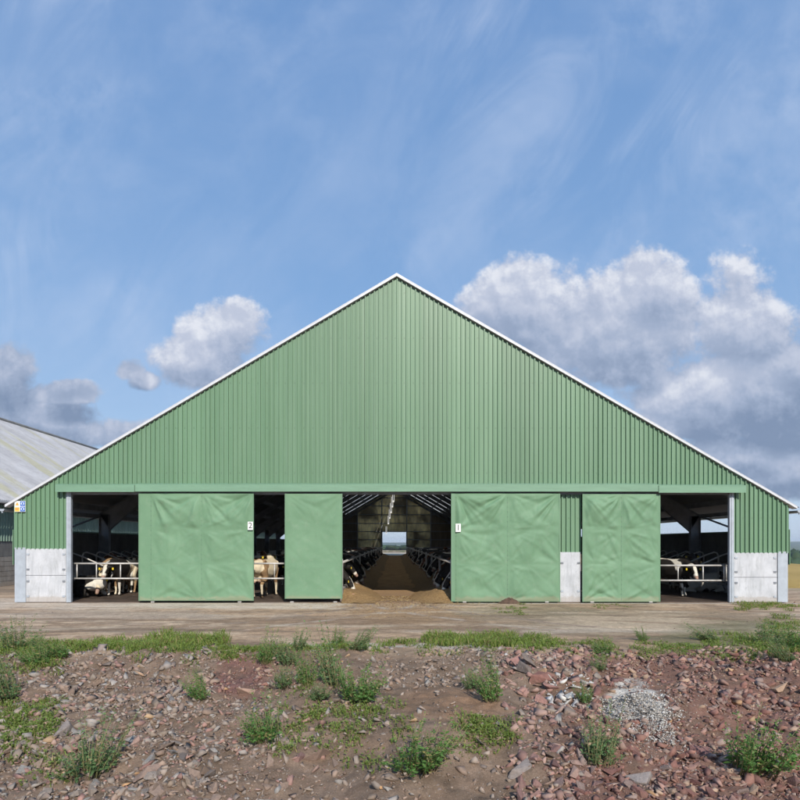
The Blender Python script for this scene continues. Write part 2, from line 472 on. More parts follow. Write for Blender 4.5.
def GP(px, py):
    """the point of the bank seen at a photo pixel"""
    lo, hi = 3.0, 60.0
    sx = (px - VX) / F; sy = (HY - py) / F
    d = 3.0
    while d < 60:
        z = float(terr(sx * d, d - D))
        if HC + sy * d <= z: break
        d += .02
    return Vector((sx * d, d - D, z))

# barn floor
def rough_floor():
    m, nt, b = mat('feed_passage_floor')
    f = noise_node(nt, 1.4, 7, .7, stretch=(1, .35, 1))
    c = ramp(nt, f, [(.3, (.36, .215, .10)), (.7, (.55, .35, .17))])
    # interior light painted in: earth darker at the sunlit threshold, feed paler inside
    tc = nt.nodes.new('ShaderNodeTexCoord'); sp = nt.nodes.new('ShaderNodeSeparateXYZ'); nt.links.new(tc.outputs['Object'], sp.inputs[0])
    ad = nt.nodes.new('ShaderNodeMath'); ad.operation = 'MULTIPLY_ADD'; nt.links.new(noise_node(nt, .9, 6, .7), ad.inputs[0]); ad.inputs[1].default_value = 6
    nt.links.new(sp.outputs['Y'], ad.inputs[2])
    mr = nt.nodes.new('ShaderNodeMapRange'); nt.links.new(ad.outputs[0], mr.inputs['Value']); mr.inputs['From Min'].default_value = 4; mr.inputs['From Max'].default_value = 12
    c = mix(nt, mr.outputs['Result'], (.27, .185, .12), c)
    nt.links.new(c, b.inputs['Base Color']); b.inputs['Roughness'].default_value = 1; b.inputs['Specular IOR Level'].default_value = .05
    bump(nt, b, noise_node(nt, 25, 6), .5, .02)
    return m
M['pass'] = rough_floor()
M['slurry'] = simple('slurry_floor', (.085, .06, .045), .6, 0, .4, 2, .5)
bm = bmesh.new(); box(bm, EXL + .1, -1.75, .02, L - .1, -.2, .005)
box(bm, 1.95, EXR - .1, .02, L - .1, -.2, .005)
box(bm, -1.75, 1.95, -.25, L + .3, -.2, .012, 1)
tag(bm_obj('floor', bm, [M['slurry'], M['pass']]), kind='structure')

# ------------------------------------------------------------------ barn
barn = empty('cattle_barn', (0, 0, 0), 'wide green gabled steel cattle barn with sliding doors in its front wall', 'barn')


def clad(name, x0, x1, topf, botf, y0=0.0, par=barn, depth=.042, seedy=0, m=None, maxz=None):
    V = []; Fc = []
    xs = []; ys = []
    k0 = int(math.floor(x0 / PIT)) - 1; k1 = int(math.ceil(x1 / PIT)) + 1
    for k in range(k0, k1):
        b = k * PIT
        lap = (k % 6 == 0) or ((k * 2654435761) % 101 < 14)
        j = ((k * 7919) % 13) / 13 * .016
        gr = .010 if (k * 40503) % 7 < 3 else .002
        prof = [(0, 0), (.088, gr * .3), (.092, gr), (.104, -depth - j), (.134, -depth - j), (.1345, gr), (.1435, gr), (.146, 0)]
        if lap: prof = [(0, 0), (.085, 0), (.097, -depth - .008), (.134, -depth - .008), (.1355, .012), (.1475, .012), (.149, 0)]
        for dx, dy in prof: xs.append(b + dx); ys.append(y0 + dy)
    pts = [(x, y) for x, y in zip(xs, ys) if x0 < x < x1]
    pts = [(x0, pts[0][1])] + pts + [(x1, pts[-1][1])]
    if x0 < APX < x1: pts = sorted(pts + [(APX, np.interp(APX, [p[0] for p in pts], [p[1] for p in pts]))])
    for x, y in pts:
        V.append((x, y, botf(x))); V.append((x, y, topf(x)))
    for i in range(len(pts) - 1):
        a = 2 * i; Fc.append((a, a + 2, a + 3, a + 1))
    return mesh_obj(name, V, Fc, m or M['green'], par)
ZBL, ZBR = Z(549), Z(553)
def botz(x): return ZBL if x < X(67.5) else (ZBR if x > X(730.5) else Z(490))
tops = lambda x: roofz(x) - .04
clad('gable_cladding', X(67.5), X(730.5), tops, lambda x: Z(490))
c1 = clad('side_cladding', EXL, X(67.5) - .001, tops, lambda x: ZBL); c2 = clad('side_cladding', X(730.5) + .001, EXR, tops, lambda x: ZBR)
clad('pier_cladding', X(559), X(581), lambda x: Z(491), lambda x: Z(552.5), .03, depth=.045)
# backing of the pier (block pier body)
bm = bmesh.new(); box(bm, X(559.3), X(580.8), .075, .33, 0, Z(491)); bm_obj('pier', bm, M['darkwall'], barn)

# verge flashing (both rakes)
for s in (-1, 1):
    xe = EXL - .24 if s < 0 else EXR + .22
    sl = SL if s < 0 else .581
    ze = APZ - abs(xe - APX) * sl
    bm = bmesh.new()
    t = .05
    prism(bm, [(APX, -.115, APZ - t + .04), (xe, -.115, ze - t + .04), (xe, -.115, ze + .078), (APX, -.115, APZ + .09)], (0, .30, 0))
    bm_obj('verge_flashing', bm, M['verge'], barn)
    # scalloped filler under the verge
# roof slopes
for s in (-1, 1):
    xe = EXL - .30 if s < 0 else EXR + .28
    sl = SL if s < 0 else .581
    ze = APZ - abs(xe - APX) * sl
    xr = APX + s * .30; zr = APZ - .30 * sl
    bm = bmesh.new()
    n = 60
    for k in range(n):      # one sheet lapped over the next down the slope direction
        ya = -.12 + (L + .3) * k / n; yb = -.12 + (L + .3) * (k + 1) / n
        vs = [bm.verts.new(p) for p in ((xr, ya, zr + .065), (xe, ya, ze + .065), (xe, yb, ze + .065), (xr, yb, zr + .065))]
        bm.faces.new(vs)
    bmesh.ops.remove_doubles(bm, verts=bm.verts[:], dist=.001)
    ro = bm_obj('roof', bm, M['roof_lit'], barn)
# ridge cap over an open slot added to let light inside
bm = bmesh.new()
prism(bm, [(APX, .3, APZ + .02), (APX - .24, .3, APZ - .10), (APX - .24, .3, APZ - .06), (APX, .3, APZ + .07), (APX + .24, .3, APZ - .06), (APX + .24, .3, APZ - .10)], (0, L - .4, 0))
bm_obj('ridge_cap', bm, M['roof'], barn)
# gutters
for s in (-1, 1):
    xe = EXL - .36 if s < 0 else EXR + .33
    ze = APZ - abs((EXL - .30 if s < 0 else EXR + .28) - APX) * (SL if s < 0 else .581)
    bm = bmesh.new()
    pr = []
    for k in range(9):
        a = PI + PI * k / 8
        pr.append((xe + .085 * math.cos(a), -.08, ze - .03 + .085 * math.sin(a)))
    prism(bm, pr, (0, L, 0))
    box(bm, xe - .02, xe + .02, -.06, -.02, ze - .16, ze - .05)
    bm_obj('gutter', bm, M['galv'], barn)
    # lower side cladding band standing a little proud of the corner
    bm = bmesh.new()
    xs = EXL - .035 if s < 0 else EXR + .035
    for k in range(int(L / .3)):
        y = k * .3
        box(bm, xs - .012, xs + .012, y, y + .29, 1.25, 2.42)
        box(bm, xs - .03 if s < 0 else xs + .0125, xs - .0125 if s < 0 else xs + .03, y + .11, y + .19, 1.25, 2.42)
    bm_obj('side_sheeting', bm, M['green'], barn)
    # concrete side wall
    bm = bmesh.new()
    xo = EXL + .03 if s < 0 else EXR - .15
    for k in range(14):
        box(bm, xo, xo + .12, k * 5.7 + .46, k * 5.7 + 5.69, 0, .83); box(bm, xo, xo + .12, k * 5.7 + .46, k * 5.7 + 5.69, .84, 1.66)
    bm_obj('side_wall', bm, M['panel'], barn)
    bm = bmesh.new(); xi = EXL + .16 if s < 0 else EXR - .20
    box(bm, xi, xi + .04, .46, L, 1.2, 2.36); bm_obj('side_rail', bm, M['darkwall'], barn)
    bm = bmesh.new(); bar(bm, (xi, .1, 3.1 + 0), (xi, L, 3.1), .1, .16); bm_obj('eaves_beam', bm, M['steel_dark'], barn)
    bm = bmesh.new(); bar(bm, (xi + .02, 5.7, 3.1), (xi + .02, .3, 1.9), .03, .14, (1, 0, 0)); bm_obj('wind_brace', bm, M['steel_dark'], barn)
# portal frames
for k in range(15):
    y = k * 5.7 + (.22 if k == 0 else 0)
    if y > L: break
    y = min(y, L - .25)
    for s in (-1, 1):
        xo = EXL + .2 if s < 0 else EXR - .2
        sl = SL if s < 0 else .581
        ze = roofz(xo) - .25
        bm = bmesh.new()
        xa, xb = (xo, xo + .42) if s < 0 else (xo - .42, xo)
        box(bm, xa, xb, y - .01, y + .01, 0, ze)
        box(bm, xa, xa + .018, y - .1, y + .1, 0, ze); box(bm, xb - .018, xb, y - .1, y + .1, 0, ze)
        if k: bm_obj('column', bm, M['steel_dark'], barn)
        else: bm.free()
        bm = bmesh.new()
        nx_, nz = -sl * s, 1
        # rafter, haunched at the eaves, as an I section
        def P(x, dz): return (x, y - .01, roofz(x) - dz)
        xm = xo - s * 2.4
        xm2 = xo - s * .1
        prism(bm, [P(xo, .24), P(xo - s * .42, 1.15), P(xm, .62), P(APX, .58), P(APX, .24)], (0, .02, 0))
        bar(bm, (xo, y, roofz(xo) - .24), (APX, y, roofz(APX) - .24), .18, .02, (0, 0, 1))
        bar(bm, (xo - s * .42, y, roofz(xo - s * .42) - 1.15), (xm, y, roofz(xm) - .62), .18, .02)
        bar(bm, (xm, y, roofz(xm) - .62), (APX, y, roofz(APX) - .58), .18, .02)
        bm_obj('rafter', bm, M['steel_dark'], barn)
# purlins
for s in (-1, 1):
    for k in range(10):
        x = APX + s * (.5 + k * 1.32)
        z = roofz(x)
        bm = bmesh.new(); box(bm, x - .035, x + .035, .05, L - .05, z - .23, z - .01)
        bm_obj('purlin', bm, M['steel_dark'], barn)
# rear gable with translucent sheets, rails, posts and opening
def rear_mat():
    m, nt, b = mat('rear_gable_sheet')
    f = noise_node(nt, .35, 4, .6, stretch=(1, 1, .8))
    sh = ramp(nt, f, [(.42, 0), (.62, 1)])
    g = noise_node(nt, 2.2, 5, .65, stretch=(1.5, 1, .3))
    cc = ramp(nt, g, [(.3, (.34, .29, .18)), (.7, (1.0, .72, .26))])
    tr = nt.nodes.new('ShaderNodeBsdfTranslucent'); nt.links.new(cc, tr.inputs['Color'])
    b.inputs['Base Color'].default_value = (.16, .135, .10, 1); b.inputs['Roughness'].default_value = .8
    mx = nt.nodes.new('ShaderNodeMixShader')
    ml = nt.nodes.new('ShaderNodeMath'); ml.operation = 'MULTIPLY_ADD'; ml.inputs[1].default_value = .45; ml.inputs[2].default_value = .02
    nt.links.new(sh, ml.inputs[0]); nt.links.new(ml.outputs[0], mx.inputs[0])
    nt.links.new(b.outputs[0], mx.inputs[1]); nt.links.new(tr.outputs[0], mx.inputs[2])
    nt.links.new(mx.outputs[0], nt.nodes['Material Output'].inputs['Surface'])
    return m
M['rear'] = rear_mat()
M['rearb'] = simple('rear_boards', (.17, .14, .10), .85, 0, .3, 1.5, stretch=(3, 1, .3))
ox0, ox1, oz = -1.82, 1.98, 3.72
V = []; Fc = []
def q(*p):
    n = len(V); V.extend(p); Fc.append(tuple(range(n, n + len(p))))
q((-5.8, L, 0), (ox0, L, 0), (ox0, L, oz), (ox0, L, roofz(ox0)), (-5.8, L, roofz(-5.8)))
q((ox1, L, 0), (5.9, L, 0), (5.9, L, roofz(5.9)), (ox1, L, roofz(ox1)), (ox1, L, oz))
q((ox0, L, oz), (ox1, L, oz), (ox1, L, roofz(ox1)), (APX, L, APZ), (ox0, L, roofz(ox0)))
rg = mesh_obj('rear_gable', V, Fc, M['rear'], barn)
bm = bmesh.new()
prism(bm, [(EXL, L - .02, 0), (-5.8, L - .02, 0), (-5.8, L - .02, roofz(-5.8)), (EXL, L - .02, roofz(EXL))], (0, .05, 0))
bm_obj('rear_wall', bm, M['rearb'], barn); bm = bmesh.new()
prism(bm, [(5.9, L - .02, 0), (EXR, L - .02, 0), (EXR, L - .02, roofz(EXR)), (5.9, L - .02, roofz(5.9))], (0, .05, 0))
bm_obj('rear_wall', bm, M['rearb'], barn)
for z in (1.2, 2.5, 3.8, 5.1, 6.5, 7.9, 9.2):
    hw = (APZ - z) / SL - .3
    bm = bmesh.new()
    if z < oz: box(bm, -12.4, ox0 - .1, L - .22, L - .03, z - .07, z + .07); box(bm, ox1 + .1, 12.6, L - .22, L - .03, z - .07, z + .07)
    else: box(bm, max(-12.4, APX - hw), min(12.6, APX + hw), L - .22, L - .03, z - .07, z + .07)
    bm_obj('gable_rail', bm, M['steel_dark'], barn)
for x in (-5.8, ox0 - .1, ox1 + .1, 5.9):
    bm = bmesh.new(); box(bm, x - .09, x + .09, L - .45, L - .23, 0, roofz(x) - .3); bm_obj('gable_post', bm, M['steel_dark'], barn)

# front wall bases: concrete panels, posts
def cpanel(x0, x1, z1, n=2):
    h = z1 / n
    for i in range(n):
        bm = bmesh.new(); box(bm, x0, x1, -.03, .12, i * h + .004, (i + 1) * h - .008, bev=.006)
        p = bm_obj('concrete_panel', bm, M['panel'], barn)
        for sx in (x0 + .07, x1 - .07):
            for zz in (.22, .78):
                bm = bmesh.new(); box(bm, sx - .045, sx + .045, -.05, -.031, (i + zz) * h - .03, (i + zz) * h + .03)
                bm_obj('bolt_plate', bm, M['steel_dark'] if (i + (zz > .5)) % 2 else M['galv'], p)
cpanel(X(26.5), X(66.5), ZBL + .02)
cpanel(X(733.5), X(776.5), ZBR + .02)
cpanel(X(559.6), X(580.4), Z(552.5) + .02, 1)
def ibeam(x0, x1, y0, y1, z0, z1, name='corner_post'):
    bm = bmesh.new()
    box(bm, x0, x1, y0, y0 + .018, z0, z1); box(bm, x0, x1, y1 - .018, y1, z0, z1)
    xm = (x0 + x1) / 2; box(bm, xm - .01, xm + .01, y0 + .018, y1 - .018, z0, z1)
    bm_obj(name, bm, M['galv'], barn)
ibeam(X(15), X(26), -.02, .38, 0, ZBL + .05)
ibeam(X(777.5), X(787.5), -.02, .38, 0, ZBR + .05)
# door jamb channels
def jamb(x0, x1, flip):
    bm = bmesh.new()
    box(bm, x0, x1, -.07, -.052, 0, Z(492))
    if flip > 0: box(bm, x1 - .016, x1, -.052, .05, 0, Z(492))
    else: box(bm, x0, x0 + .016, -.052, .05, 0, Z(492))
    box(bm, (x0 + x1) / 2 - .02, (x0 + x1) / 2 + .02, -.09, -.071, 0, Z(492))
    bm_obj('door_jamb', bm, M['galv'], barn)
jamb(X(67.3), X(71.8), 1); jamb(X(728.5), X(733), -1)
# track hood
for (a, b_, yy, z0, z1) in ((60, 138, -.30, 492.6, 485.6), (138.1, 655, -.27, 492.2, 485.2), (655.1, 741, -.30, 493.4, 486.2)):
    bm = bmesh.new()
    prism(bm, [(X(a), -.034, Z(z1) + .06), (X(a), yy, Z(z1)), (X(a), yy, Z(z0)), (X(a), yy + .012, Z(z0)), (X(a), yy + .012, Z(z1) - .012), (X(a), -.034, Z(z1) + .045)], (X(b_) - X(a), 0, 0))
    bm_obj('door_track_hood', bm, M['hood'], barn)
bm = bmesh.new(); box(bm, X(61), X(740), -.20, -.12, Z(491), Z(488)); bm_obj('door_track', bm, M['steel_dark'], barn)
bm = bmesh.new(); box(bm, X(67.5), X(730.5), -.03, .14, Z(494.5), Z(489)); bm_obj('lintel', bm, M['steel_dark'], barn)

# sliding doors of tarpaulin stretched on a frame
def door(px0, px1, pz0, pz1, seams, seed, label, plate=None, strip=None, soft=1.0):
    x0, x1, z0, z1 = X(px0), X(px1), max(Z(pz0), .035), Z(pz1)
    y0 = -.17
    step = .035
    nx_ = int((x1 - x0) / step); nz = int((z1 - z0) / step)
    xs = np.linspace(x0, x1, nx_ + 1); zs = np.linspace(z0, z1, nz + 1)
    XX, ZZ = np.meshgrid(xs, zs)
    Dsp = np.zeros_like(XX)
    edges = [x0] + [X(s) for s in seams] + [x1]
    H = z1 - z0
    lv = [z0, z0 + H * .34, z0 + H * .66, z1]
    r2 = np.random.default_rng(seed)
    for i in range(len(edges) - 1):
        a, b = edges[i], edges[i + 1]
        if b - a < .5: continue
        inside = (XX >= a) & (XX <= b)
        u = (XX - a) / (b - a)
        W = b - a
        fold = np.zeros_like(XX)
        # folds fan out from the fixings on the rails and the stiles
        anchors = [(a, z1, 1.5), (b, z1, 1.5), (a, z1, 1.0), (b, z1, 1.0), (a, lv[2], .5), (b, lv[2], .35), (a + W * .55, lv[2] + .1, .3), (a, lv[1], .3), (b, lv[1], .5), (a + W * .35, lv[1], .35), (a, z0, .7), (b, z0, .7)]
        for (axx, azz, aw) in anchors:
            dx = XX - axx; dz = ZZ - azz
            r = np.hypot(dx, dz) + 1e-4
            th = np.arctan2(dz, dx)
            amp = r2.uniform(.5, 1.0) * aw
            k = r2.uniform(2.4, 4.6)
            w = vnoise(th * k + r2.uniform(0, 50), r * .7 + r2.uniform(0, 9)) - .5
            w2 = vnoise(th * k * 2.3 + r2.uniform(0, 50), r * 1.2) - .5
            fold += amp * (w + .45 * w2) * sst(0, .5, r) * np.exp(-(r / 1.25) ** 2) * 2.1
        fold += (fbm(XX * 1.3 + seed, ZZ * 1.1, 3) - .5) * 1.0
        sag = np.sin(np.clip(u, 0, 1) * PI) * .25
        edge = np.minimum(np.minimum(u, 1 - u) * W, np.minimum(ZZ - z0, z1 - ZZ)) / .22
        e2 = np.clip(edge, 0, 1) ** .7
        for l in lv[1:3]:
            e2 = e2 * (.45 + .55 * np.clip(np.abs(ZZ - l) / .16, 0, 1))
        Dsp += np.where(inside, (fold * .072 * soft + sag * .02) * e2, 0)
    # rivets down each seam
    root = None
    V = np.stack([XX, y0 - Dsp, ZZ], -1).reshape(-1, 3)
    n0 = len(V)
    idx = np.arange((nz + 1) * (nx_ + 1)).reshape(nz + 1, nx_ + 1)
    Fq = [tuple(f) for f in np.stack([idx[:-1, :-1], idx[:-1, 1:], idx[1:, 1:], idx[1:, :-1]], -1).reshape(-1, 4)]
    o = mesh_obj('sliding_door', V, Fq, M['tarp'], barn, smooth=True)
    o['label'] = label
    bm = bmesh.new()
    for (a, b) in ((x0 - .012, x0 + .03), (x1 - .03, x1 + .012)): box(bm, a, b, y0 - .006, y0 + .05, z0 - .01, z1 + .005)
    for l in (z0, z1 - .05): box(bm, x0 + .0305, x1 - .0305, y0 + .001, y0 + .05, l - .008, l + .05)
    for l in lv[1:3]: box(bm, x0 + .0305, x1 - .0305, y0 + .02, y0 + .06, l, l + .06)
    bm_obj('door_frame', bm, M['green'], o)
    for s in seams:
        xs_ = X(s); n = int(H / .16); bm = bmesh.new(); prev = None
        zz = z0 + .06
        rows = []
        for k in range(n):
            c = z0 + .08 + k * .16
            rows += [(c - .07, .0012), (c - .013, .0012), (c - .012, .012), (c + .012, .012), (c + .013, .0012)]
        for zc_, hw in rows:
            if zc_ > z1 - .03: break
            cur = [bm.verts.new((xs_ - hw, y0 - .010, zc_)), bm.verts.new((xs_ + hw, y0 - .010, zc_))]
            if prev: bm.faces.new([prev[0], prev[1], cur[1], cur[0]])
            prev = cur
        bm_obj('seam', bm, M['seam'], o)
    # white sliding shoes at the foot
    for fx in (.12, .88):
        xx = x0 + (x1 - x0) * fx
        bm = bmesh.new(); box(bm, xx - .06, xx + .06, y0 - .02, y0 + .02, .0, .04, bev=.008); bm_obj('door_guide', bm, M['panel'], o)
    # backing cloth edge
    if strip:
        bm = bmesh.new(); box(bm, x0 - .013, X(strip), y0 - .045, y0 - .012, z0, z1 - .02); bm_obj('door_edge', bm, M['green'], o)
    if plate:
        s, pxc, pyc = plate
        xc, zc = X(pxc), Z(pyc)
        bm = bmesh.new(); box(bm, xc - .085, xc + .085, y0 - .075, y0 - .055, zc - .135, zc + .135)
        vs, fs = text_verts(s, .27)
        bvs = [bm.verts.new((xc + v.x, y0 - .078, zc + v.y)) for v in vs]
        for f in fs:
            try: ff = bm.faces.new([bvs[i] for i in f]); ff.material_index = 1
            except ValueError: pass
        bm_obj('number_plate', bm, [M['white'], M['black']], o)
door(141, 254.5, 600, 493.5, [153, 203], 11, 'wrinkled green door with a white number 2 plate', ('2', 252, 526))
door(286, 342.5, 598, 494, [], 23, 'narrow smooth green door with muddy foot', soft=.30)
door(451, 558.5, 601, 493.5, [455.5, 506.5], 37, 'wrinkled green door with a white number 1 plate', ('1', 457.5, 528), strip=454.5)
door(581.3, 657.8, 602.5, 494.5, [619.5], 53, 'wrinkled green door beside the right opening')

# safety sign on the left corner
sg = empty('safety_sign', (X(21.2), -.06, Z(506.5)), 'square white safety sign with yellow and blue panels on the left corner of the barn', 'sign')
bm = bmesh.new(); box(bm, -.18, .18, -.012, 0, -.18, .18); bm_obj('sign_board', bm, M['white'], sg)
def poly_bm(bm, pts, y, mi=0):
    f = bm.faces.new([bm.verts.new((x, y, z)) for x, z in pts]); f.material_index = mi
bm = bmesh.new()
poly_bm(bm, [(.01, .01), (.17, .01), (.17, .17), (.01, .17)], -.015, 0)
poly_bm(bm, [(.01, -.17), (.17, -.17), (.17, -.01), (.01, -.01)], -.015, 0)
for cz in (.095, -.085):
    poly_bm(bm, [(.09 + .055 * math.cos(a * PI / 8), cz + .055 * math.sin(a * PI / 8)) for a in range(16)], -.017, 1)
    poly_bm(bm, [(.09 + .03 * math.cos(a * PI / 8), cz + .01 + .03 * math.sin(a * PI / 8)) for a in range(16)], -.019, 0)
    poly_bm(bm, [(.06, cz - .045), (.12, cz - .045), (.11, cz - .015), (.07, cz - .015)], -.019, 0)
poly_bm(bm, [(-.17, -.17), (-.01, -.17), (-.01, -.03), (-.17, -.03)], -.015, 2)
poly_bm(bm, [(-.15, .03), (-.03, .03), (-.09, .15)], -.015, 2)
poly_bm(bm, [(-.102, .045), (-.078, .045), (-.078, .105), (-.102, .105)], -.017, 3)
poly_bm(bm, [(-.15, -.08), (-.03, -.08), (-.03, -.06), (-.15, -.06)], -.017, 3)
poly_bm(bm, [(-.15, -.12), (-.05, -.12), (-.05, -.10), (-.15, -.10)], -.017, 3)
bm_obj('pictograms', bm, [M['blue'], M['white'], M['yellow'], M['orange']], sg)

# ------------------------------------------------------------------ interior fittings
def gate(px0, px1, py_t, py_b, posts, label):
    y = .30
    k = (y + D) / D
    x0, x1 = X(px0) * k, X(px1) * k
    o = empty('cattle_gate', ((x0 + x1) / 2, y, 0), label, 'gate')
    zt, zb = HC + (HY - py_t) / 30 * k, HC + (HY - py_b) / 30 * k
    cx = (x0 + x1) / 2
    for z in (zt, zb):
        bm = bmesh.new(); tube(bm, [(x0 - cx, 0, z), (x1 - cx, 0, z)], .03); bm_obj('rail', bm, M['galv_tube'], o)
    for p in posts:
        xx = (p - VX) / 30 * k - cx
        bm = bmesh.new(); tube(bm, [(xx, 0, zb + .028), (xx, 0, zt - .028)], .022); bm_obj('upright', bm, M['galv_tube'], o)
gate(72.2, 142, 563.5, 578.5, (77, 96.5, 120.5), 'two-rail tubular gate across the left corner opening')
gate(252, 287, 563.5, 578.5, (274.5,), 'short two-rail tubular gate between the number 2 door and the narrow door')
gate(656, 728.3, 565.5, 580.5, (678, 703, 724, 726.3), 'two-rail tubular gate across the right corner opening')

for s in (-1, 1):
    x = -1.78 if s < 0 else 1.98
    side = 'left' if s < 0 else 'right'
    o = empty('feed_barrier', (x, 0, 0), f'long tubular feed barrier along the {side} side of the feed passage', 'barrier')
    bm = bmesh.new(); tube(bm, [(0, .3, 1.30), (0, 78, 1.30)], .045); bm_obj('top_rail', bm, M['galv_tube'], o)
    bm = bmesh.new(); box(bm, -.06, .06, .3, 78, .0, .42); bm_obj('feed_kerb', bm, M['block'], o)
    for k in range(14):
        bm = bmesh.new(); tube(bm, [(0, .5 + k * 5.7, 0), (0, .5 + k * 5.7, 1.42)], .05); bm_obj('post', bm, M['galv_tube'], o)

def divider():
    pts = [(0, 0, .35), (0, 0, 1.45), (.05, 0, 1.58), (.16, 0, 1.62), (.5, 0, 1.5), (1.45, 0, 1.08), (1.62, 0, .98), (1.68, 0, .82), (1.6, 0, .66), (1.4, 0, .58), (0, 0, .42)]
    bm = bmesh.new(); tube(bm, pts, .03, 7); return bm
proto = None
for s in (-1, 1):
    for k in range(11):
        y = 2.2 + k * 1.15
        x = EXL + .62 if s < 0 else EXR - .62
        if proto is None: proto = bm_obj('cubicle_divider', divider(), M['galv_tube']); o = proto
        else: o = proto.copy(); C.objects.link(o)
        o.location = (x, y, 0)
        if s > 0: o.rotation_euler.z = PI
        nth = ['first', 'second', 'third', 'fourth', 'fifth', 'sixth', 'seventh', 'eighth', 'ninth', 'tenth', 'eleventh'][k]
        tag(o, f'bent tube cubicle divider in the {"left" if s < 0 else "right"} corner opening, {nth} counted from the front', 'divider', 'cubicle dividers along the side walls')

# lamps on the slanting line below the rear ridge
lp = None
for i, (px, py, d) in enumerate([(393.3, 496.5, 58), (392.2, 502, 62), (391, 508, 67), (389.7, 514, 73), (388.4, 520, 82), (386.3, 530, 96)]):
    x, y, z = (px - VX) / F * d, d - D, HC + (HY - py) / F * d
    if lp is None:
        lp = empty('tube_lamp', (0, 0, 0), 'x', 'lamp')
        bm = bmesh.new(); box(bm, -.09, .09, -1.0, 1.0, -.06, .06, bev=.02); bm_obj('lamp_cover', bm, M['lamp'], lp)
        bm = bmesh.new(); box(bm, -.05, .05, -.9, .9, .06, .12); bm_obj('lamp_housing', bm, M['galv'], lp)
        bm = bmesh.new(); tube(bm, [(0, -.6, .12), (0, -.6, 1.3)], .01, 5); tube(bm, [(0, .6, .12), (0, .6, 1.3)], .01, 5); bm_obj('hanger', bm, M['steel_dark'], lp)
        o = lp
    else: o = copy_tree(lp)
    o.location = (x, y, z); o.rotation_euler.x = R(32)
    nth = ['nearest and highest', 'second nearest', 'third nearest', 'fourth nearest', 'fifth nearest', 'farthest and lowest'][i]
    tag(o, f'white tube lamp hanging over the feed passage, {nth} of the six', 'lamp', 'tube lamps over the feed passage')

# silage
def silage_mat():
    m, nt, b = mat('silage')
    f = noise_node(nt, 14, 8, .8)
    c = ramp(nt, f, [(.3, (.15, .085, .03)), (.5, (.32, .195, .08)), (.62, (.42, .28, .12)), (.78, (.60, .44, .22))])
    nt.links.new(c, b.inputs['Base Color']); b.inputs['Roughness'].default_value = .95
    bump(nt, b, noise_node(nt, 30, 6, .8), .9, .05)
    return m
M['silage'] = silage_mat()
for s in (-1, 1):
    ys = np.concatenate([np.linspace(-.5, 8, 120), np.linspace(8.2, 76, 200)])
    us = np.linspace(0, 1, 22)
    U, YY = np.meshgrid(us, ys)
    wd = 1.0 + .25 * (fbm(YY * .5, YY * 0 + s, 3) - .5) * 2 + .35 * np.exp(-((YY - 1.2) / 2.0) ** 2)
    hh = .30 * (.6 + .8 * fbm(YY * .8, YY * 0 + 5 * s, 3)) * sst(-.5, .8, YY)
    prof = np.clip(np.cos(U * PI / 2), 0, 1) ** 1.2
    ZZ = .0 + hh * prof + (fbm(U * 5 + 3, YY * 4, 4) - .5) * .09 * prof
    base = -1.72 if s < 0 else 1.92
    XX = base + (-s) * U * wd
    ZZ = np.where(U > .98, -.02, ZZ + .015)
    V = np.stack([XX, YY, ZZ], -1).reshape(-1, 3)
    idx = np.arange(U.size).reshape(U.shape)
    Q = np.stack([idx[:-1, :-1], idx[:-1, 1:], idx[1:, 1:], idx[1:, :-1]], -1).reshape(-1, 4)
    o = np_mesh('silage', V, Q, M['silage']); tag(o, f'brown chopped silage heaped along the {"left" if s < 0 else "right"} feed barrier', 'silage', kind='stuff')
# feed dragged out on to the yard
Vs, Fs, Cs = [], [], []; n = 0
for i in range(5200):
    x = random.gauss(.1, 1.35); y = 2.2 - abs(random.gauss(0, 1.0)) * 2.6
    if abs(x) > 3.4 or (y > -.2 and not -1.7 < x < 1.85) or y < -5: continue
    z = float(bankz(x, y)) + .004 if y < 0 else .016
    l = random.uniform(.015, .06); az = random.uniform(0, 2 * PI); wv = random.uniform(.006, .014); el = random.uniform(0, .5)
    dx, dy = math.cos(az), math.sin(az)
    p = np.array([x, y, z])
    Vs.append(np.array([p, p + [dx * l, dy * l, el * l], p + [dx * l - dy * wv, dy * l + dx * wv, el * l + .004], p + [-dy * wv, dx * wv, .006]]))
    Fs.append(np.array([[0, 1, 2, 3]]) + n); n += 4
    Cs.append(np.tile(np.array(random.choice([(.48, .33, .14), (.36, .22, .08), (.56, .43, .22), (.18, .11, .05)])), (4, 1)))
o = np_mesh('loose_feed', np.concatenate(Vs), np.concatenate(Fs), M['leaf'], np.concatenate(Cs), smooth=False)
tag(o, 'loose brown feed strewn over the ground in front of the feed passage', 'feed', kind='stuff')
# pink block at the foot of the narrow door
bm = bmesh.new(); box(bm, -.13, .13, -.12, .12, 0, .24, bev=.03)
bmesh.ops.subdivide_edges(bm, edges=bm.edges[:], cuts=2)
for v in bm.verts: v.co += Vector(mnoise.noise_vector(v.co * 9)) * .018
o = bm_obj('lick_block', bm, M['pink'], smooth=True); o.location = (X(348.5) + .05, .5, .01); tag(o, 'small pinkish block on the floor beside the narrow green door', 'block')

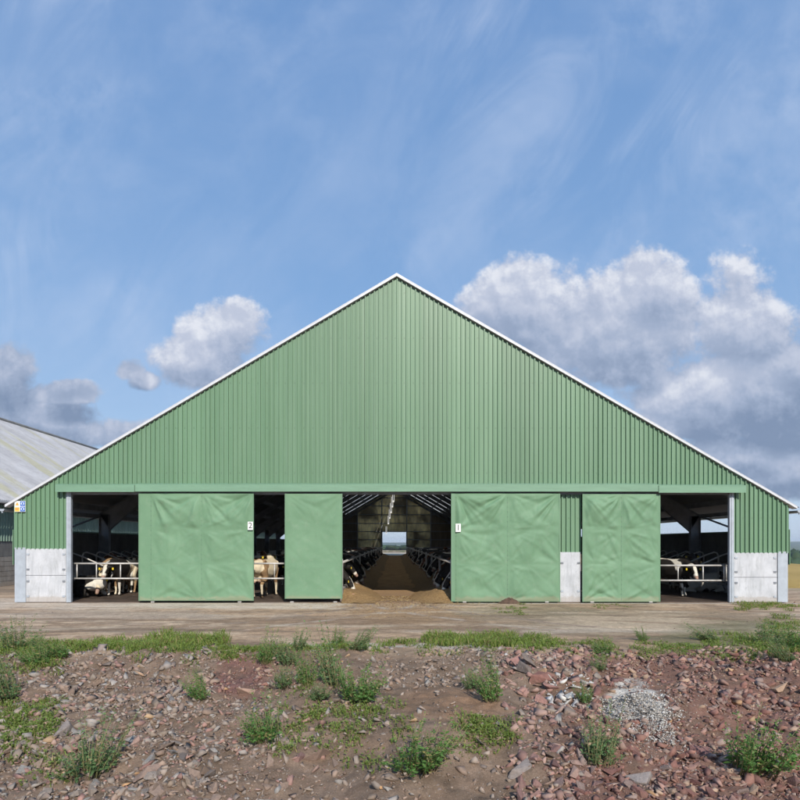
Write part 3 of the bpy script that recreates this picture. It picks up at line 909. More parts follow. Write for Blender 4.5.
# ------------------------------------------------------------------ cows
def ell(bm, c, r, sub=2):
    ret = bmesh.ops.create_icosphere(bm, subdivisions=sub, radius=1)
    for v in ret['verts']: v.co = Vector((v.co.x * r[0], v.co.y * r[1], v.co.z * r[2])) + Vector(c)
def chain(bm, pts):
    for (p, q_) in zip(pts, pts[1:]):
        a = Vector(p[:3]); b = Vector(q_[:3]); d = (b - a).length
        n = max(2, int(d / (min(p[3], q_[3]) * .45)))
        for i in range(n + 1):
            t = i / n; r = p[3] * (1 - t) + q_[3] * t
            ell(bm, a.lerp(b, t), (r, r, r), 1)
def make_cow(pose, seed, tone='black', white=.5, yaw=0.0):
    bm = bmesh.new()
    dz = 0
    low = -.60 if pose == 'lie' else 0
    T = [(-.80, 1.12, .21, .25), (-.62, 1.10, .27, .32), (-.35, 1.03, .32, .37), (-.05, .99, .345, .39), (.22, 1.0, .32, .385), (.45, 1.05, .27, .36), (.62, 1.10, .20, .30)]
    for (a, b) in zip(T, T[1:]):
        for i in range(4):
            t = i / 4; x, z, ry, rz = [a[j] * (1 - t) + b[j] * t for j in range(4)]
            ell(bm, (x, 0, z + low), (.20, ry, rz), 2)
    for s in (-1, 1):
        ell(bm, (-.62, s * .20, 1.33 + low), (.09, .07, .07))
        ell(bm, (-.90, s * .10, 1.22 + low), (.06, .05, .06))
        if pose != 'lie':
            o1 = .06 * s * (1 if seed % 2 else -1)
            chain(bm, [(-.66, s * .17, 1.02, .19), (-.52, s * .21, .74, .125), (-.78 + o1, s * .19, .50, .068), (-.73 + o1, s * .19, .15, .046), (-.69 + o1, s * .19, .045, .058)])
            chain(bm, [(.48, s * .16, .98, .15), (.42, s * .18, .72, .10), (.47 - o1, s * .17, .42, .062), (.46 - o1, s * .17, .14, .043), (.50 - o1, s * .17, .045, .056)])
        else:
            chain(bm, [(-.6, s * .2, .42, .2), (-.2, s * .38, .28, .12), (-.6, s * .42, .1, .07), (-.25, s * .45, .06, .05)])
            chain(bm, [(.48, s * .18, .38, .14), (.75, s * .22, .14, .08), (.45, s * .22, .07, .055), (.35, s * .22, .06, .05)])
    if pose != 'lie': ell(bm, (-.47, 0, .66), (.20, .16, .15))
    cy, sy = math.cos(yaw), math.sin(yaw)
    def rt(x, z): return (.62 + (x - .62) * cy, (x - .62) * sy, z)
    if pose == 'feed': hp = [rt(.62, 1.14), rt(.92, .93), rt(1.16, .66), rt(1.28, .46), rt(1.38, .25), rt(1.42, .16)]
    elif pose == 'lie': hp = [rt(.62, .60), rt(.86, .80), rt(1.06, .98), rt(1.24, .90), rt(1.42, .80), rt(1.50, .76)]
    elif pose == 'low': hp = [rt(.62, 1.16), rt(.9, 1.12), rt(1.14, 1.08), rt(1.27, .92), rt(1.38, .76), rt(1.43, .70)]
    else: hp = [rt(.62, 1.16), rt(.86, 1.30), rt(1.08, 1.46), rt(1.26, 1.34), rt(1.42, 1.20), rt(1.49, 1.15)]
    rad = [.25, .17, .135, .115, .085, .075]
    chain(bm, [(*p, r) for p, r in zip(hp, rad)])
    # dewlap
    ell(bm, (.66, 0, .86 + low), (.14, .07, .16))
    poll = Vector(hp[2]); muz = Vector(hp[5]); ax = (muz - poll).normalized()
    side = Vector((-sy, cy, 0)); upn = ax.cross(side).normalized()
    if upn.z < 0: upn = -upn
    ears = []
    for s in (-1, 1):
        c = poll + side * s * .17 + upn * .03 - ax * .01
        for i in range(5):
            t = i / 4; e = poll + side * s * (.10 + .15 * t) + upn * (.05 - .03 * t)
            rr = .045 * (1 - .3 * abs(t - .4))
            ell(bm, e, (rr, rr, rr), 1)
        ears.append(poll + side * s * .24 + upn * -.02 + ax * .045)
    # tail
    if pose != 'lie': chain(bm, [(-.96, 0, 1.30, .035), (-1.03, .02, 1.05, .026), (-1.03, .04, .75, .022), (-1.02, .04, .5, .04), (-1.02, .04, .42, .02)])
    me = bpy.data.meshes.new('t'); bm.to_mesh(me); bm.free()
    t = bpy.data.objects.new('t', me); C.objects.link(t)
    m1 = t.modifiers.new('r', 'REMESH'); m1.mode = 'VOXEL'; m1.voxel_size = .026
    m2 = t.modifiers.new('s', 'SMOOTH'); m2.factor = .5; m2.iterations = 5
    bpy.context.view_layer.update()
    me2 = bpy.data.meshes.new_from_object(t.evaluated_get(bpy.context.evaluated_depsgraph_get()))
    bpy.data.objects.remove(t); bpy.data.meshes.remove(me)
    me2.name = 'cow_body'; me2.shade_smooth(); me2.materials.clear(); me2.materials.append(M['hide'])
    at = me2.color_attributes.new('Col', 'FLOAT_COLOR', 'POINT')
    BL = {'black': (.018, .015, .013), 'brown': (.16, .065, .028), 'tan': (.30, .19, .10), 'grey': (.06, .05, .045)}[tone]
    WH = (.66, .62, .54) if tone != 'tan' else (.68, .58, .42)
    off = Vector((seed * 3.7, seed * 1.3, seed * 2.1))
    cols = []
    for v in me2.vertices:
        p = v.co
        n = mnoise.noise(p * 1.45 + off) + .35 * mnoise.noise(p * 3.5 + off)
        w = 1 if n > (.5 - white) else 0
        if p.z < .5 and pose != 'lie' and p.x < .8: w = 1 if mnoise.noise(p * 4 + off) > (-.35 if pose != 'feed' else .1) else 0
        t_ = (p - poll).dot(ax)
        rel = p - poll - ax * t_
        headz = t_ > -.08 and rel.length < .3 and (p - poll).length < .6
        if headz:
            w = 0
            if abs(rel.dot(side)) < .055 + .03 * mnoise.noise(p * 6 + off) and rel.dot(upn) > 0 and seed % 2: w = 1
            if t_ > .30: w = 1
        c = WH if w else BL
        if headz and t_ > .39: c = (.34, .22, .17)
        if pose != 'lie' and p.z < .05: c = (.07, .055, .045)
        if p.z < .62 and p.z > .5 and -.7 < p.x < -.25 and abs(p.y) < .18 and pose != 'lie': c = (.52, .36, .28)
        cols.extend((*c, 1))
    at.data.foreach_set('color', cols)
    eyes = [poll + ax * .14 + side * s * .098 + upn * .045 for s in (-1, 1)]
    return me2, eyes, ears
def ball_mesh(name, r, m):
    bm = bmesh.new(); bmesh.ops.create_icosphere(bm, subdivisions=2, radius=r)
    me = bpy.data.meshes.new(name); bm.to_mesh(me); bm.free(); me.materials.append(m); me.shade_smooth(); return me
eye_me = ball_mesh('eye', .022, M['skin'])
M['eartag'] = simple('ear_tag_yellow', (.75, .55, .04), .5, 0, .05, 3)
bm = bmesh.new(); box(bm, -.012, .012, -.032, .032, -.04, .04, bev=.006); tag_me = bpy.data.meshes.new('ear_tag'); bm.to_mesh(tag_me); bm.free(); tag_me.materials.append(M['eartag'])
lib = {}
def cow_thing(key, loc, rz, label, group, parts=True, sc=1.0):
    if key not in lib: lib[key] = make_cow(*key)
    me, eyes, ears = lib[key]
    o = bpy.data.objects.new('cow', me); C.objects.link(o)
    o.location = loc; o.rotation_euler.z = rz; o.scale = (sc, sc, sc)
    tag(o, label, 'cow', group)
    if parts:
        for e in eyes:
            c = bpy.data.objects.new('eye', eye_me); C.objects.link(c); c.parent = o; c.location = e
        for e in ears:
            c = bpy.data.objects.new('ear_tag', tag_me); C.objects.link(c); c.parent = o; c.location = e; c.rotation_euler.z = 0
    return o
G1 = 'cows behind the corner gates'
def at(px, d): return (px - VX) / F * d
H = R(-90)   # facing the camera
# left corner opening
cow_thing(('low', 13, 'black', .22, .0), (at(103, 22.6), 2.95, .005), H + .02, 'black cow with white blaze facing out over the left corner gate', G1)
cow_thing(('feed', 5, 'tan', .60, .2), (at(111, 23.4), 3.1, .005), H - .25, 'pale cow reaching down under the lower rail of the left corner gate', G1)
cow_thing(('lie', 10, 'black', .42, -.3), (at(84, 23.2), 2.2, .005), R(160), 'black and white cow lying behind the left end of the left corner gate', G1)
cow_thing(('stand', 9, 'brown', .25, .5), (at(134, 26), 5.4, .005), R(190), 'brown cow standing behind the right end of the left corner gate', G1)
cow_thing(('lie', 4, 'black', .30, .4), (at(120, 26.5), 5.6, .005), R(15), 'dark cow lying behind the middle of the left corner gate', G1)
# second opening
cow_thing(('stand', 15, 'tan', .62, .7), (at(265, 22.9), 2.1, .005), R(78), 'cream and tan patched cow standing with her rear to the short gate', G1)
cow_thing(('low', 3, 'black', .30, 0), (at(279, 24.5), 4.9, .005), H - .1, 'black cow with white face behind the right end of the short gate', G1)
cow_thing(('stand', 6, 'black', .35, 0), (at(268, 29), 8, .005), R(170), 'dark cow standing far behind the short gate', G1)
# right corner opening
cow_thing(('low', 3, 'black', .30, -.6), (at(678, 23.0), 2.5, .005), H + .55, 'black and white cow with white forelegs looking over the right corner gate', G1)
cow_thing(('stand', 12, 'grey', .30, .3), (at(684, 25.8), 4.9, .005), H - .25, 'dark grey cow standing just behind the blazed cow at the right gate', G1)
cow_thing(('lie', 7, 'grey', .45, .2), (at(704, 25.0), 4.2, .005), R(-20), 'grey cow lying behind the middle of the right corner gate', G1)
cow_thing(('stand', 17, 'black', .35, -.4), (at(664, 26.5), 5.9, .005), R(-20), 'black cow standing behind the left end of the right corner gate', G1)
cow_thing(('lie', 4, 'black', .30, .4), (at(722, 27.0), 6.5, .005), R(200), 'black cow lying behind the right end of the right corner gate', G1)
ORD = ['first', 'second', 'third', 'fourth', 'fifth', 'sixth', 'seventh', 'eighth', 'ninth', 'tenth', 'eleventh', 'twelfth', 'thirteenth', 'fourteenth', 'fifteenth', 'sixteenth', 'seventeenth', 'eighteenth', 'nineteenth', 'twentieth',
       'twenty-first', 'twenty-second', 'twenty-third', 'twenty-fourth', 'twenty-fifth', 'twenty-sixth', 'twenty-seventh', 'twenty-eighth', 'twenty-ninth', 'thirtieth', 'thirty-first', 'thirty-second']
kinds = [('feed', 21, 'black', .22, .1), ('feed', 22, 'black', .12, -.15), ('feed', 23, 'black', .50, .2), ('feed', 26, 'black', .18, 0.0), ('low', 24, 'black', .25, .15), ('feed', 25, 'brown', .20, 0.25)]
for s in (-1, 1):
    y = 1.35 if s < 0 else 1.0
    side = 'left' if s < 0 else 'right'
    for i in range(30):
        k = kinds[(i * 5 + (0 if s < 0 else 3) + (i // 4)) % 6]
        xx = (-2.86 if s < 0 else 3.06) - s * random.uniform(-.14, .10)
        cow_thing(k, (xx, y, .005), (0 if s < 0 else PI) + random.uniform(-.14, .14), f'dairy cow feeding, {ORD[i]} from the front in the {side} row beside the passage', f'cows feeding in the {side} row', i < 6, random.uniform(.95, 1.05))
        y += random.uniform(.88, 1.15) + i * .075
    for i in range(9):
        k = [('stand', 31, 'black', .45, .2), ('stand', 32, 'brown', .2, -.3), ('stand', 33, 'grey', .4, 0.0)][i % 3]
        cow_thing(k, (s * random.uniform(5.0, 6.6), 5 + i * 5.5 + random.uniform(-1, 1), .005), random.uniform(0, 6.28), f'cow standing behind the {side} feeding row, {ORD[i]} from the front', f'cows standing loose in the {side} half', False)

# ------------------------------------------------------------------ neighbouring barn
NX, NZ = -17.8, 4.15
nb = empty('neighbouring_barn', (NX, 30, 0), 'older barn with a lichen-stained grey corrugated roof beside the left edge of the green barn', 'barn')
nb.location = (NX, 0, 0)
def old_roof():
    m, nt, b = mat('fibre_cement_roof')
    f = noise_node(nt, .5, 7, .7)
    c = ramp(nt, f, [(.3, (.30, .30, .315)), (.7, (.46, .46, .48))])
    g = noise_node(nt, .35, 6, .7, stretch=(.25, 1.6, .25))
    c = mix(nt, ramp(nt, g, [(.53, 0), (.62, .8)]), c, (.36, .35, .24))
    h = noise_node(nt, 3, 8, .8)
    c = mix(nt, ramp(nt, h, [(.5, 0), (.7, .6)]), c, (.22, .215, .21))
    nt.links.new(c, b.inputs['Base Color']); b.inputs['Roughness'].default_value = .9
    bump(nt, b, noise_node(nt, 20, 4), .3, .01)
    return m
M['oldroof'] = old_roof()
Y0, Y1 = 1.0, 78.0
for s in (1, -1):
    ys = np.arange(Y0, Y1, .15 / 6)
    xa = .45; xb = -11.0
    V = []; 
    W = 11.45
    rise = 6.85
    n = len(ys)
    yy = ys; wz = .028 * np.sin(ys / .15 * 2 * PI)
    rows = []
    for t in np.linspace(0, 1, 7):
        x = (xa - W * t) if s > 0 else (-22.45 + W * t)
        z = (NZ - .28) + (rise + .28) * t + (.02 * ((t * 6) % 1))
        rows.append(np.stack([np.full(n, x), yy, z + wz], -1))
    V = np.concatenate(rows)
    idx = np.arange(7 * n).reshape(7, n)
    Q = np.stack([idx[:-1, :-1], idx[:-1, 1:], idx[1:, 1:], idx[1:, :-1]], -1).reshape(-1, 4)
    o = np_mesh('roof', V, Q, M['oldroof']); o.parent = nb
bm = bmesh.new(); tube(bm, [(-11, Y0, NZ + rise + .03), (-11, Y1, NZ + rise + .03)], .14, 8); bm_obj('ridge_tile', bm, M['grey_block'], nb)
bm = bmesh.new()
x = 0
k = Y0 + .2
V = []; Fc = []
pts = []
while k < Y1 - .2:
    pts += [(0, k), (0, k + .12), (.03, k + .14), (.03, k + .18), (0, k + .2)]; k += .2
for (a, y) in pts: V.append((a, y, 1.97 + .08)); V.append((a, y, 3.72))
for i in range(len(pts) - 1): Fc.append((2 * i, 2 * i + 2, 2 * i + 3, 2 * i + 1))
mesh_obj('wall_cladding', V, Fc, simple('old_green_sheet', (.17, .25, .20), .6, 0, .2, 1.5, stretch=(1, 1, .2)), nb)
bm = bmesh.new(); box(bm, -.2, -.02, Y0 + .2, Y1 - .2, 1.36, 2.06); bm_obj('upper_wall', bm, M['grey_block'], nb)
bm = bmesh.new()
for r_ in range(6):
    yy = Y0 + .2 - (.3 if r_ % 2 else 0)
    while yy < Y1 - .4:
        y1 = min(yy + .9, Y1 - .2)
        box(bm, -.22, .03, max(yy, Y0 + .2) + .006, y1 - .006, r_ * .225 + .006, (r_ + 1) * .225 - .006); yy += .9
bm_obj('block_wall', bm, M['block'], nb)
bm = bmesh.new(); prism(bm, [(-.25, Y0 + .2, 0), (-21.8, Y0 + .2, 0), (-21.8, Y0 + .2, NZ - .4), (-11, Y0 + .2, NZ + rise - .3), (-.25, Y0 + .2, NZ - .4)], (0, .15, 0)); bm_obj('front_wall', bm, M['block'], nb)
bm = bmesh.new(); box(bm, -22, -21.8, Y0 + .36, Y1, 0, NZ - .4); bm_obj('rear_side_wall', bm, M['block'], nb)
bm = bmesh.new(); tube(bm, [(.5, Y0, NZ - .36), (.5, Y1, NZ - .36)], .07, 8); bm_obj('gutter', bm, M['steel_dark'], nb)
bm = bmesh.new(); box(bm, -.15, -.05, Y0 + .4, Y1 - .2, 3.72, 3.9); bm_obj('wall_plate', bm, M['steel_dark'], nb)

# ------------------------------------------------------------------ land behind
def field_mat():
    m, nt, b = mat('ripe_cereal')
    f = noise_node(nt, .35, 8, .75, stretch=(1, .25, 1))
    c = ramp(nt, f, [(.35, (.50, .33, .09)), (.65, (.62, .43, .14))])
    nt.links.new(c, b.inputs['Base Color']); b.inputs['Roughness'].default_value = .95
    bump(nt, b, noise_node(nt, 6, 8, .8), .8, .25)
    return m
fx = np.linspace(17, 75, 60); fy = np.linspace(6, 150, 90)
FX, FY = np.meshgrid(fx, fy); FZ = terr(FX, FY) + .28 + (fbm(FX * 2, FY * 2, 3) - .5) * .15
FZ = np.where((FX < 17.5) | (FY < 7) , FZ - .4, FZ)
idx = np.arange(FX.size).reshape(FX.shape)
Q = np.stack([idx[:-1, :-1], idx[:-1, 1:], idx[1:, 1:], idx[1:, :-1]], -1).reshape(-1, 4)
tag(np_mesh('field', np.stack([FX, FY, FZ], -1).reshape(-1, 3), Q, field_mat()), kind='structure')
# pale track right behind the rear door
bm = bmesh.new(); box(bm, -7, 12, L + .35, L + 26, -.01, .006); tag(bm_obj('track', bm, simple('pale_track', (.42, .37, .28), .95, 0, .2, 1)), kind='structure')
# hills
def hill_mat(a, b_):
    m, nt, b = mat('hill_cover')
    v = nt.nodes.new('ShaderNodeTexVoronoi'); v.inputs['Scale'].default_value = .006
    tc = nt.nodes.new('ShaderNodeTexCoord'); nt.links.new(tc.outputs['Object'], v.inputs['Vector'])
    sp = nt.nodes.new('ShaderNodeSeparateColor'); nt.links.new(v.outputs['Color'], sp.inputs[0])
    c = ramp(nt, sp.outputs[0], [(.2, a), (.55, tuple(q * 1.5 for q in a)), (.8, b_)])
    c = mix(nt, 1.0, c, ramp(nt, noise_node(nt, .05, 6), [(.3, .7), (.7, 1.3)]), 'MULTIPLY')
    nt.links.new(c, b.inputs['Base Color']); b.inputs['Roughness'].default_value = 1
    return m
hx = np.linspace(-5000, 5600, 220); hy = np.linspace(1100, 5200, 90)
HX, HYY = np.meshgrid(hx, hy)
hz = -26 + 40 * sst(1200, 4200, HYY) * (.45 + .9 * fbm(HX * .0009 + 4, HYY * .0009, 4)) - 30 * sst(4400, 5200, HYY)
idx = np.arange(HX.size).reshape(HX.shape)
Q = np.stack([idx[:-1, :-1], idx[:-1, 1:], idx[1:, 1:], idx[1:, :-1]], -1).reshape(-1, 4)
tag(np_mesh('hills', np.stack([HX, HYY, hz], -1).reshape(-1, 3), Q, hill_mat((.035, .06, .025), (.20, .20, .08))), kind='structure')
# far woods: lumpy crowns massed on the slopes
def woods(name, pts, label):
    Vs, Fs, Cs = [], [], []
    bm = bmesh.new(); bmesh.ops.create_icosphere(bm, subdivisions=2, radius=1)
    bv = np.array([v.co[:] for v in bm.verts]); bf = np.array([[v.index for v in f.verts] for f in bm.faces]); bm.free()
    n = 0
    for (x, y, z, r, h) in pts:
        j = 1 + (rng.random(len(bv)) - .5) * .5
        v = bv * j[:, None] * np.array([r, r, h / 2]) + np.array([x, y, z + h / 2])
        Vs.append(v); Fs.append(bf + n); n += len(bv)
        t = rng.uniform(.6, 1.3); Cs.append(np.tile(np.array([.035 * t, .06 * t, .025 * t]), (len(bv), 1)))
    o = np_mesh(name, np.concatenate(Vs), np.concatenate(Fs), M['leaf'], np.concatenate(Cs), smooth=False)
    tag(o, label, 'woodland', kind='stuff')
pts = []
for i in range(420):
    d = rng.uniform(330, 560); px = rng.uniform(760, 900); x = (px - VX) / F * d; y = d - D
    z = float(terr(x, y)); top = HC - rng.uniform(9, 14) / F * d
    pts.append((x, y, z, rng.uniform(4, 7), max(3, top - z)))
woods('distant_woodland', pts, 'dark far-off woodland beyond the ripe field at the right edge of the photo')
pts = []
for i in range(120):
    d = rng.uniform(520, 800); px = rng.uniform(376, 414); x = (px - VX) / F * d; y = d - D
    z = float(terr(x, y)); h = rng.uniform(2.5, 4.5)
    pts.append((x, y, z, rng.uniform(4, 7), h))
woods('distant_hedgerow', pts, 'line of dark far-off trees seen through the rear door of the barn')

# ------------------------------------------------------------------ rocks
def hull_shape(seed, flat=1.0):
    r = random.Random(seed)
    bm = bmesh.new()
    for i in range(8 + seed % 4):
        v = Vector((r.uniform(-1, 1), r.uniform(-1, 1) * .8, r.uniform(-1, 1) * .6 * flat))
        v.x = max(-.85, min(.85, v.x * 1.15)); v.z = max(-.5, min(.5, v.z))
        bm.verts.new(v)
    ret = bmesh.ops.convex_hull(bm, input=bm.verts[:])
    for v in [v for v in bm.verts if not v.link_faces]: bm.verts.remove(v)
    bmesh.ops.triangulate(bm, faces=bm.faces[:])
    bm.verts.index_update()
    V = np.array([v.co[:] for v in bm.verts]); Fc = np.array([[v.index for v in f.verts] for f in bm.faces]); bm.free()
    return V, Fc
shapes = [hull_shape(i, [1, .6, 1.2][i % 3]) for i in range(24)]
def rotm(a, b, c):
    ca, sa, cb, sb, cc, sc = math.cos(a), math.sin(a), math.cos(b), math.sin(b), math.cos(c), math.sin(c)
    return np.array([[ca, -sa, 0], [sa, ca, 0], [0, 0, 1]]) @ np.array([[cb, 0, sb], [0, 1, 0], [-sb, 0, cb]]) @ np.array([[1, 0, 0], [0, cc, -sc], [0, sc, cc]])
PALG = [(.27, .225, .19), (.19, .155, .135), (.33, .27, .225), (.24, .19, .15), (.31, .285, .26), (.18, .13, .10), (.29, .21, .165)]
PALR = [(.22, .105, .085), (.26, .13, .105), (.16, .078, .068), (.32, .19, .155), (.25, .18, .155), (.15, .085, .078), (.31, .23, .20), (.36, .25, .18)]
PALW = [(.50, .49, .47), (.42, .41, .40), (.56, .54, .50)]
PALP = [(.33, .19, .16), (.29, .17, .145), (.36, .24, .20), (.26, .15, .13)]
NAMES = {}
def palette(px, py):
    if 545 < px < 592 and 672 < py < 708 and random.random() < .45: return 'white', PALW
    if 215 < px < 268 and 655 < py < 700: return 'red', PALR
    if px > 600 + random.uniform(-70, 30): return 'dark red', PALR
    if 500 < px: return ('pink', PALP) if random.random() < .65 else ('grey', PALG)
    if px < 340 and random.random() < .15: return 'pink', PALP
    return 'grey', PALG
def dens(px, py):
    if py < 651 + 4 * math.sin(px * .05): return .10
    if px < 60 and py < 672: d = .35
    elif px < 215: d = .95
    elif px < 270: d = .8
    elif px < 345: d = .25
    elif px < 520: d = .8 if py < 690 else .22
    elif px < 605: d = .9 if not (600 < px < 660) else .2
    else: d = 1.0
    if 395 < px < 500 and 687 < py < 725: d = .06
    if 600 < px < 668 and 688 < py < 722: d = .1
    if 340 < px < 420 and py < 668: d *= .45
    return d
stones = []
NC = 290000
cy = np.where(rng.random(NC) < .97, rng.uniform(-15.1, -9.2, NC), rng.uniform(-9.2, -.4, NC))
cx = rng.uniform(-.68, .69, NC) * (cy + D); cz = bankz(cx, cy)
cpx, cpy = px_of(cx, cy, cz); cn = fbm(cpx * .03, cpy * .05, 3)
for x, y, z, px, py, n_ in zip(cx.tolist(), cy.tolist(), cz.tolist(), cpx.tolist(), cpy.tolist(), cn.tolist()):
    if len(stones) >= 32000: break
    if random.random() > dens(px, py) * (.35 + 1.3 * max(0, n_ - .15)): continue
    r = .010 + .040 * random.random() ** 3.2
    if random.random() < .10: r = random.uniform(.045, .10)
    if y > -9.2: r = random.uniform(.01, .028)
    if 215 < px < 268: r *= .7
    if 600 < px: r *= .92
    if 345 < px < 480: r *= .85
    if 500 < px < 560 and random.random() < .05: r *= 2
    kind, pal = palette(px, py)
    if random.random() < .012: kind, pal = 'orange-brown', [(.42, .25, .13), (.40, .27, .16)]
    stones.append((r, x, y, z, px, py, kind, random.choice(pal)))
# the ones singled out in the photograph
special = [(142, 676, .11, 'tan', (.36, .24, .16)), (206, 681, .12, 'pinkish tan', (.36, .25, .20)), (248, 695, .17, 'pinkish tan', (.40, .26, .20)), (102, 651, .13, 'grey', (.26, .21, .19)),
           (518, 663, .13, 'pink', (.37, .20, .17)), (516, 668, .14, 'pink', (.36, .20, .165)), (508, 676, .13, 'pink', (.34, .19, .16)), (541, 675, .12, 'orange-brown', (.42, .26, .15)), (577, 660, .12, 'pink', (.36, .21, .17)),
           (728, 672, .11, 'orange-brown', (.46, .30, .17)), (782, 690, .15, 'tan', (.42, .28, .19)), (738, 704, .15, 'pink', (.36, .22, .18)), (676, 648, .08, 'orange-brown', (.46, .26, .14)), (565, 699, .15, 'white', (.54, .53, .50)),
           (578, 688, .15, 'white', (.52, .50, .47)), (585, 699, .12, 'white', (.50, .49, .46)), (541, 703, .12, 'pink', (.34, .19, .16)), (20, 697, .16, 'pinkish tan', (.33, .21, .17)), (560, 652, .09, 'white', (.5, .48, .46)), (506, 655, .08, 'white', (.52, .51, .5)),
           (725, 699, .10, 'dark red', (.22, .12, .11)), (690, 660, .09, 'grey', (.25, .2, .2)), (550, 690, .14, 'pink', (.36, .2, .17)), (166, 668, .10, 'grey', (.3, .27, .25)), (170, 700, .12, 'grey', (.24, .22, .21)),
           (60, 735, .16, 'grey', (.26, .22, .2)), (320, 760, .18, 'pinkish tan', (.34, .24, .19)), (520, 770, .17, 'grey', (.27, .23, .21)), (700, 755, .16, 'dark red', (.22, .12, .11)), (150, 775, .2, 'pinkish tan', (.33, .23, .18)), (640, 785, .15, 'grey', (.3, .26, .24))]
for (px, py, r, kind, c) in special:
    p = GP(px, py)
    stones.append((r, p.x, p.y, p.z, px, py, kind, c))
for i in range(90):
    q_ = random.random(); r = .015 + .05 * random.random() ** 2
    x = X(random.uniform(738, 800)); y = -.25 - abs(random.gauss(0, .35))
    stones.append((r * .6, x, y, 0, 770, 604, 'white', random.choice(PALW + PALG + PALR[:3])))
stones.sort(key=lambda s: -s[0] / (s[2] + D))
big, small = stones[:300], stones[300:]
def where(px):
    for lim, w in ((40, 'the left end post'), (72, 'the left concrete panel'), (141, 'the left corner opening'), (200, 'the left half of door 2'), (255, 'the right half of door 2'), (286, 'the short gate'), (343, 'the narrow green door'),
                   (397, 'the left of the feed passage'), (451, 'the right of the feed passage'), (506, 'the left half of door 1'), (558, 'the right half of door 1'), (581, 'the cladding pier'), (619, 'the left half of the rightmost door'),
                   (658, 'the right half of the rightmost door'), (694, 'the left of the right opening'), (730, 'the right of the right opening'), (778, 'the right concrete panel')):
        if px < lim: return w
    return 'the right end post'
rock_me = []
for i, (V, Fc) in enumerate(shapes):
    bm = bmesh.new(); vs = [bm.verts.new(v) for v in V]
    for f in Fc: bm.faces.new([vs[k] for k in f])
    bmesh.ops.recalc_face_normals(bm, faces=bm.faces[:])
    bmesh.ops.bevel(bm, geom=bm.edges[:], offset=.03, segments=1, affect='EDGES')
    me = bpy.data.meshes.new('rock'); bm.to_mesh(me); bm.free(); me.materials.append(M['rock']); rock_me.append(me)
for i, (r, x, y, z, px, py, kind, c) in enumerate(big):
    k = random.randrange(24)
    o = bpy.data.objects.new('rock', rock_me[k]); C.objects.link(o)
    sx = random.uniform(.8, 1.25)
    o.scale = (r * sx, r / sx * 1.0, r * .9)
    o.location = (x, y, z + r * random.uniform(.0, .25)); o.rotation_euler = (random.uniform(-.7, .7), random.uniform(-.7, .7), random.uniform(0, 6.28))
    o.color = (*c, 1)
    size = 'large' if r > .12 else ('middling' if r > .085 else 'small')
    shp = 'flat' if k % 3 == 1 else ('blocky' if k % 3 == 2 else 'angular')
    row = 'at the bank top' if py < 668 else ('halfway down the bank' if py < 700 else ('low on the bank' if py < 745 else 'at the bank foot'))
    tag(o, f'{size} {shp} {kind} stone {row}, below {where(px).replace("the left half of", "left of").replace("the right half of", "right of").replace("left of door", "left half of door").replace("right of door", "right half of door").replace("left of the rightmost", "rightmost").replace("right of the rightmost", "rightmost")}', 'stone', 'loose stones on the bank')
Vs, Fs, Cs = [], [], []; n = 0
for (r, x, y, z, px, py, kind, c) in small:
    V, Fc = shapes[random.randrange(24)]
    sx = random.uniform(.75, 1.35)
    v = (V * np.array([sx, 1, .9]) * r) @ rotm(random.uniform(0, 6.28), random.uniform(-.8, .8), random.uniform(-.8, .8)).T + np.array([x, y, z + r * random.uniform(-.15, .35)])
    Vs.append(v); Fs.append(Fc + n); n += len(V)
    t = random.uniform(.8, 1.2); Cs.append(np.tile(np.array(c) * t, (len(V), 1)))
o = np_mesh('rubble', np.concatenate(Vs), np.concatenate(Fs), M['stone'], np.concatenate(Cs), smooth=False)
tag(o, 'broken grey and dark red stone rubble covering the bank in front of the barn', 'rubble', kind='stuff')
# dark soil heap at door 1, crushed concrete heap
def heap(name, px, py, w, h, m, label, cat, seed, p=None, kind=None):
    p = p or GP(px, py)
    u = np.linspace(-1, 1, 50); U, W_ = np.meshgrid(u, u)
    rr = np.sqrt(U ** 2 + W_ ** 2)
    z = h * np.clip(1 - rr, 0, 1) ** .9 * (.6 + .8 * fbm(U * 4 + seed, W_ * 4, 4)) + (fbm(U * 14 + seed, W_ * 14, 3) - .5) * .05 * np.clip(1.1 - rr, 0, 1) - .03 * (rr > .95)
    V = np.stack([U * w, W_ * w * .6, z], -1).reshape(-1, 3)
    V[:, 2] += (bankz(V[:, 0] + p.x, V[:, 1] + p.y) - p.z) * 1.0 - .012
    idx = np.arange(U.size).reshape(U.shape)
    Q = np.stack([idx[:-1, :-1], idx[:-1, 1:], idx[1:, 1:], idx[1:, :-1]], -1).reshape(-1, 4)
    o = np_mesh(name, V, Q, m); o.location = p; tag(o, label, cat, kind=kind); return o
heap('soil_heap', 0, 0, .42, .20, simple('dark_soil', (.10, .06, .04), .95, 0, .4, 9, .7), 'small heap of dark soil against the foot of the number 1 door', 'heap', 3, Vector((X(507), -.42, 0)))
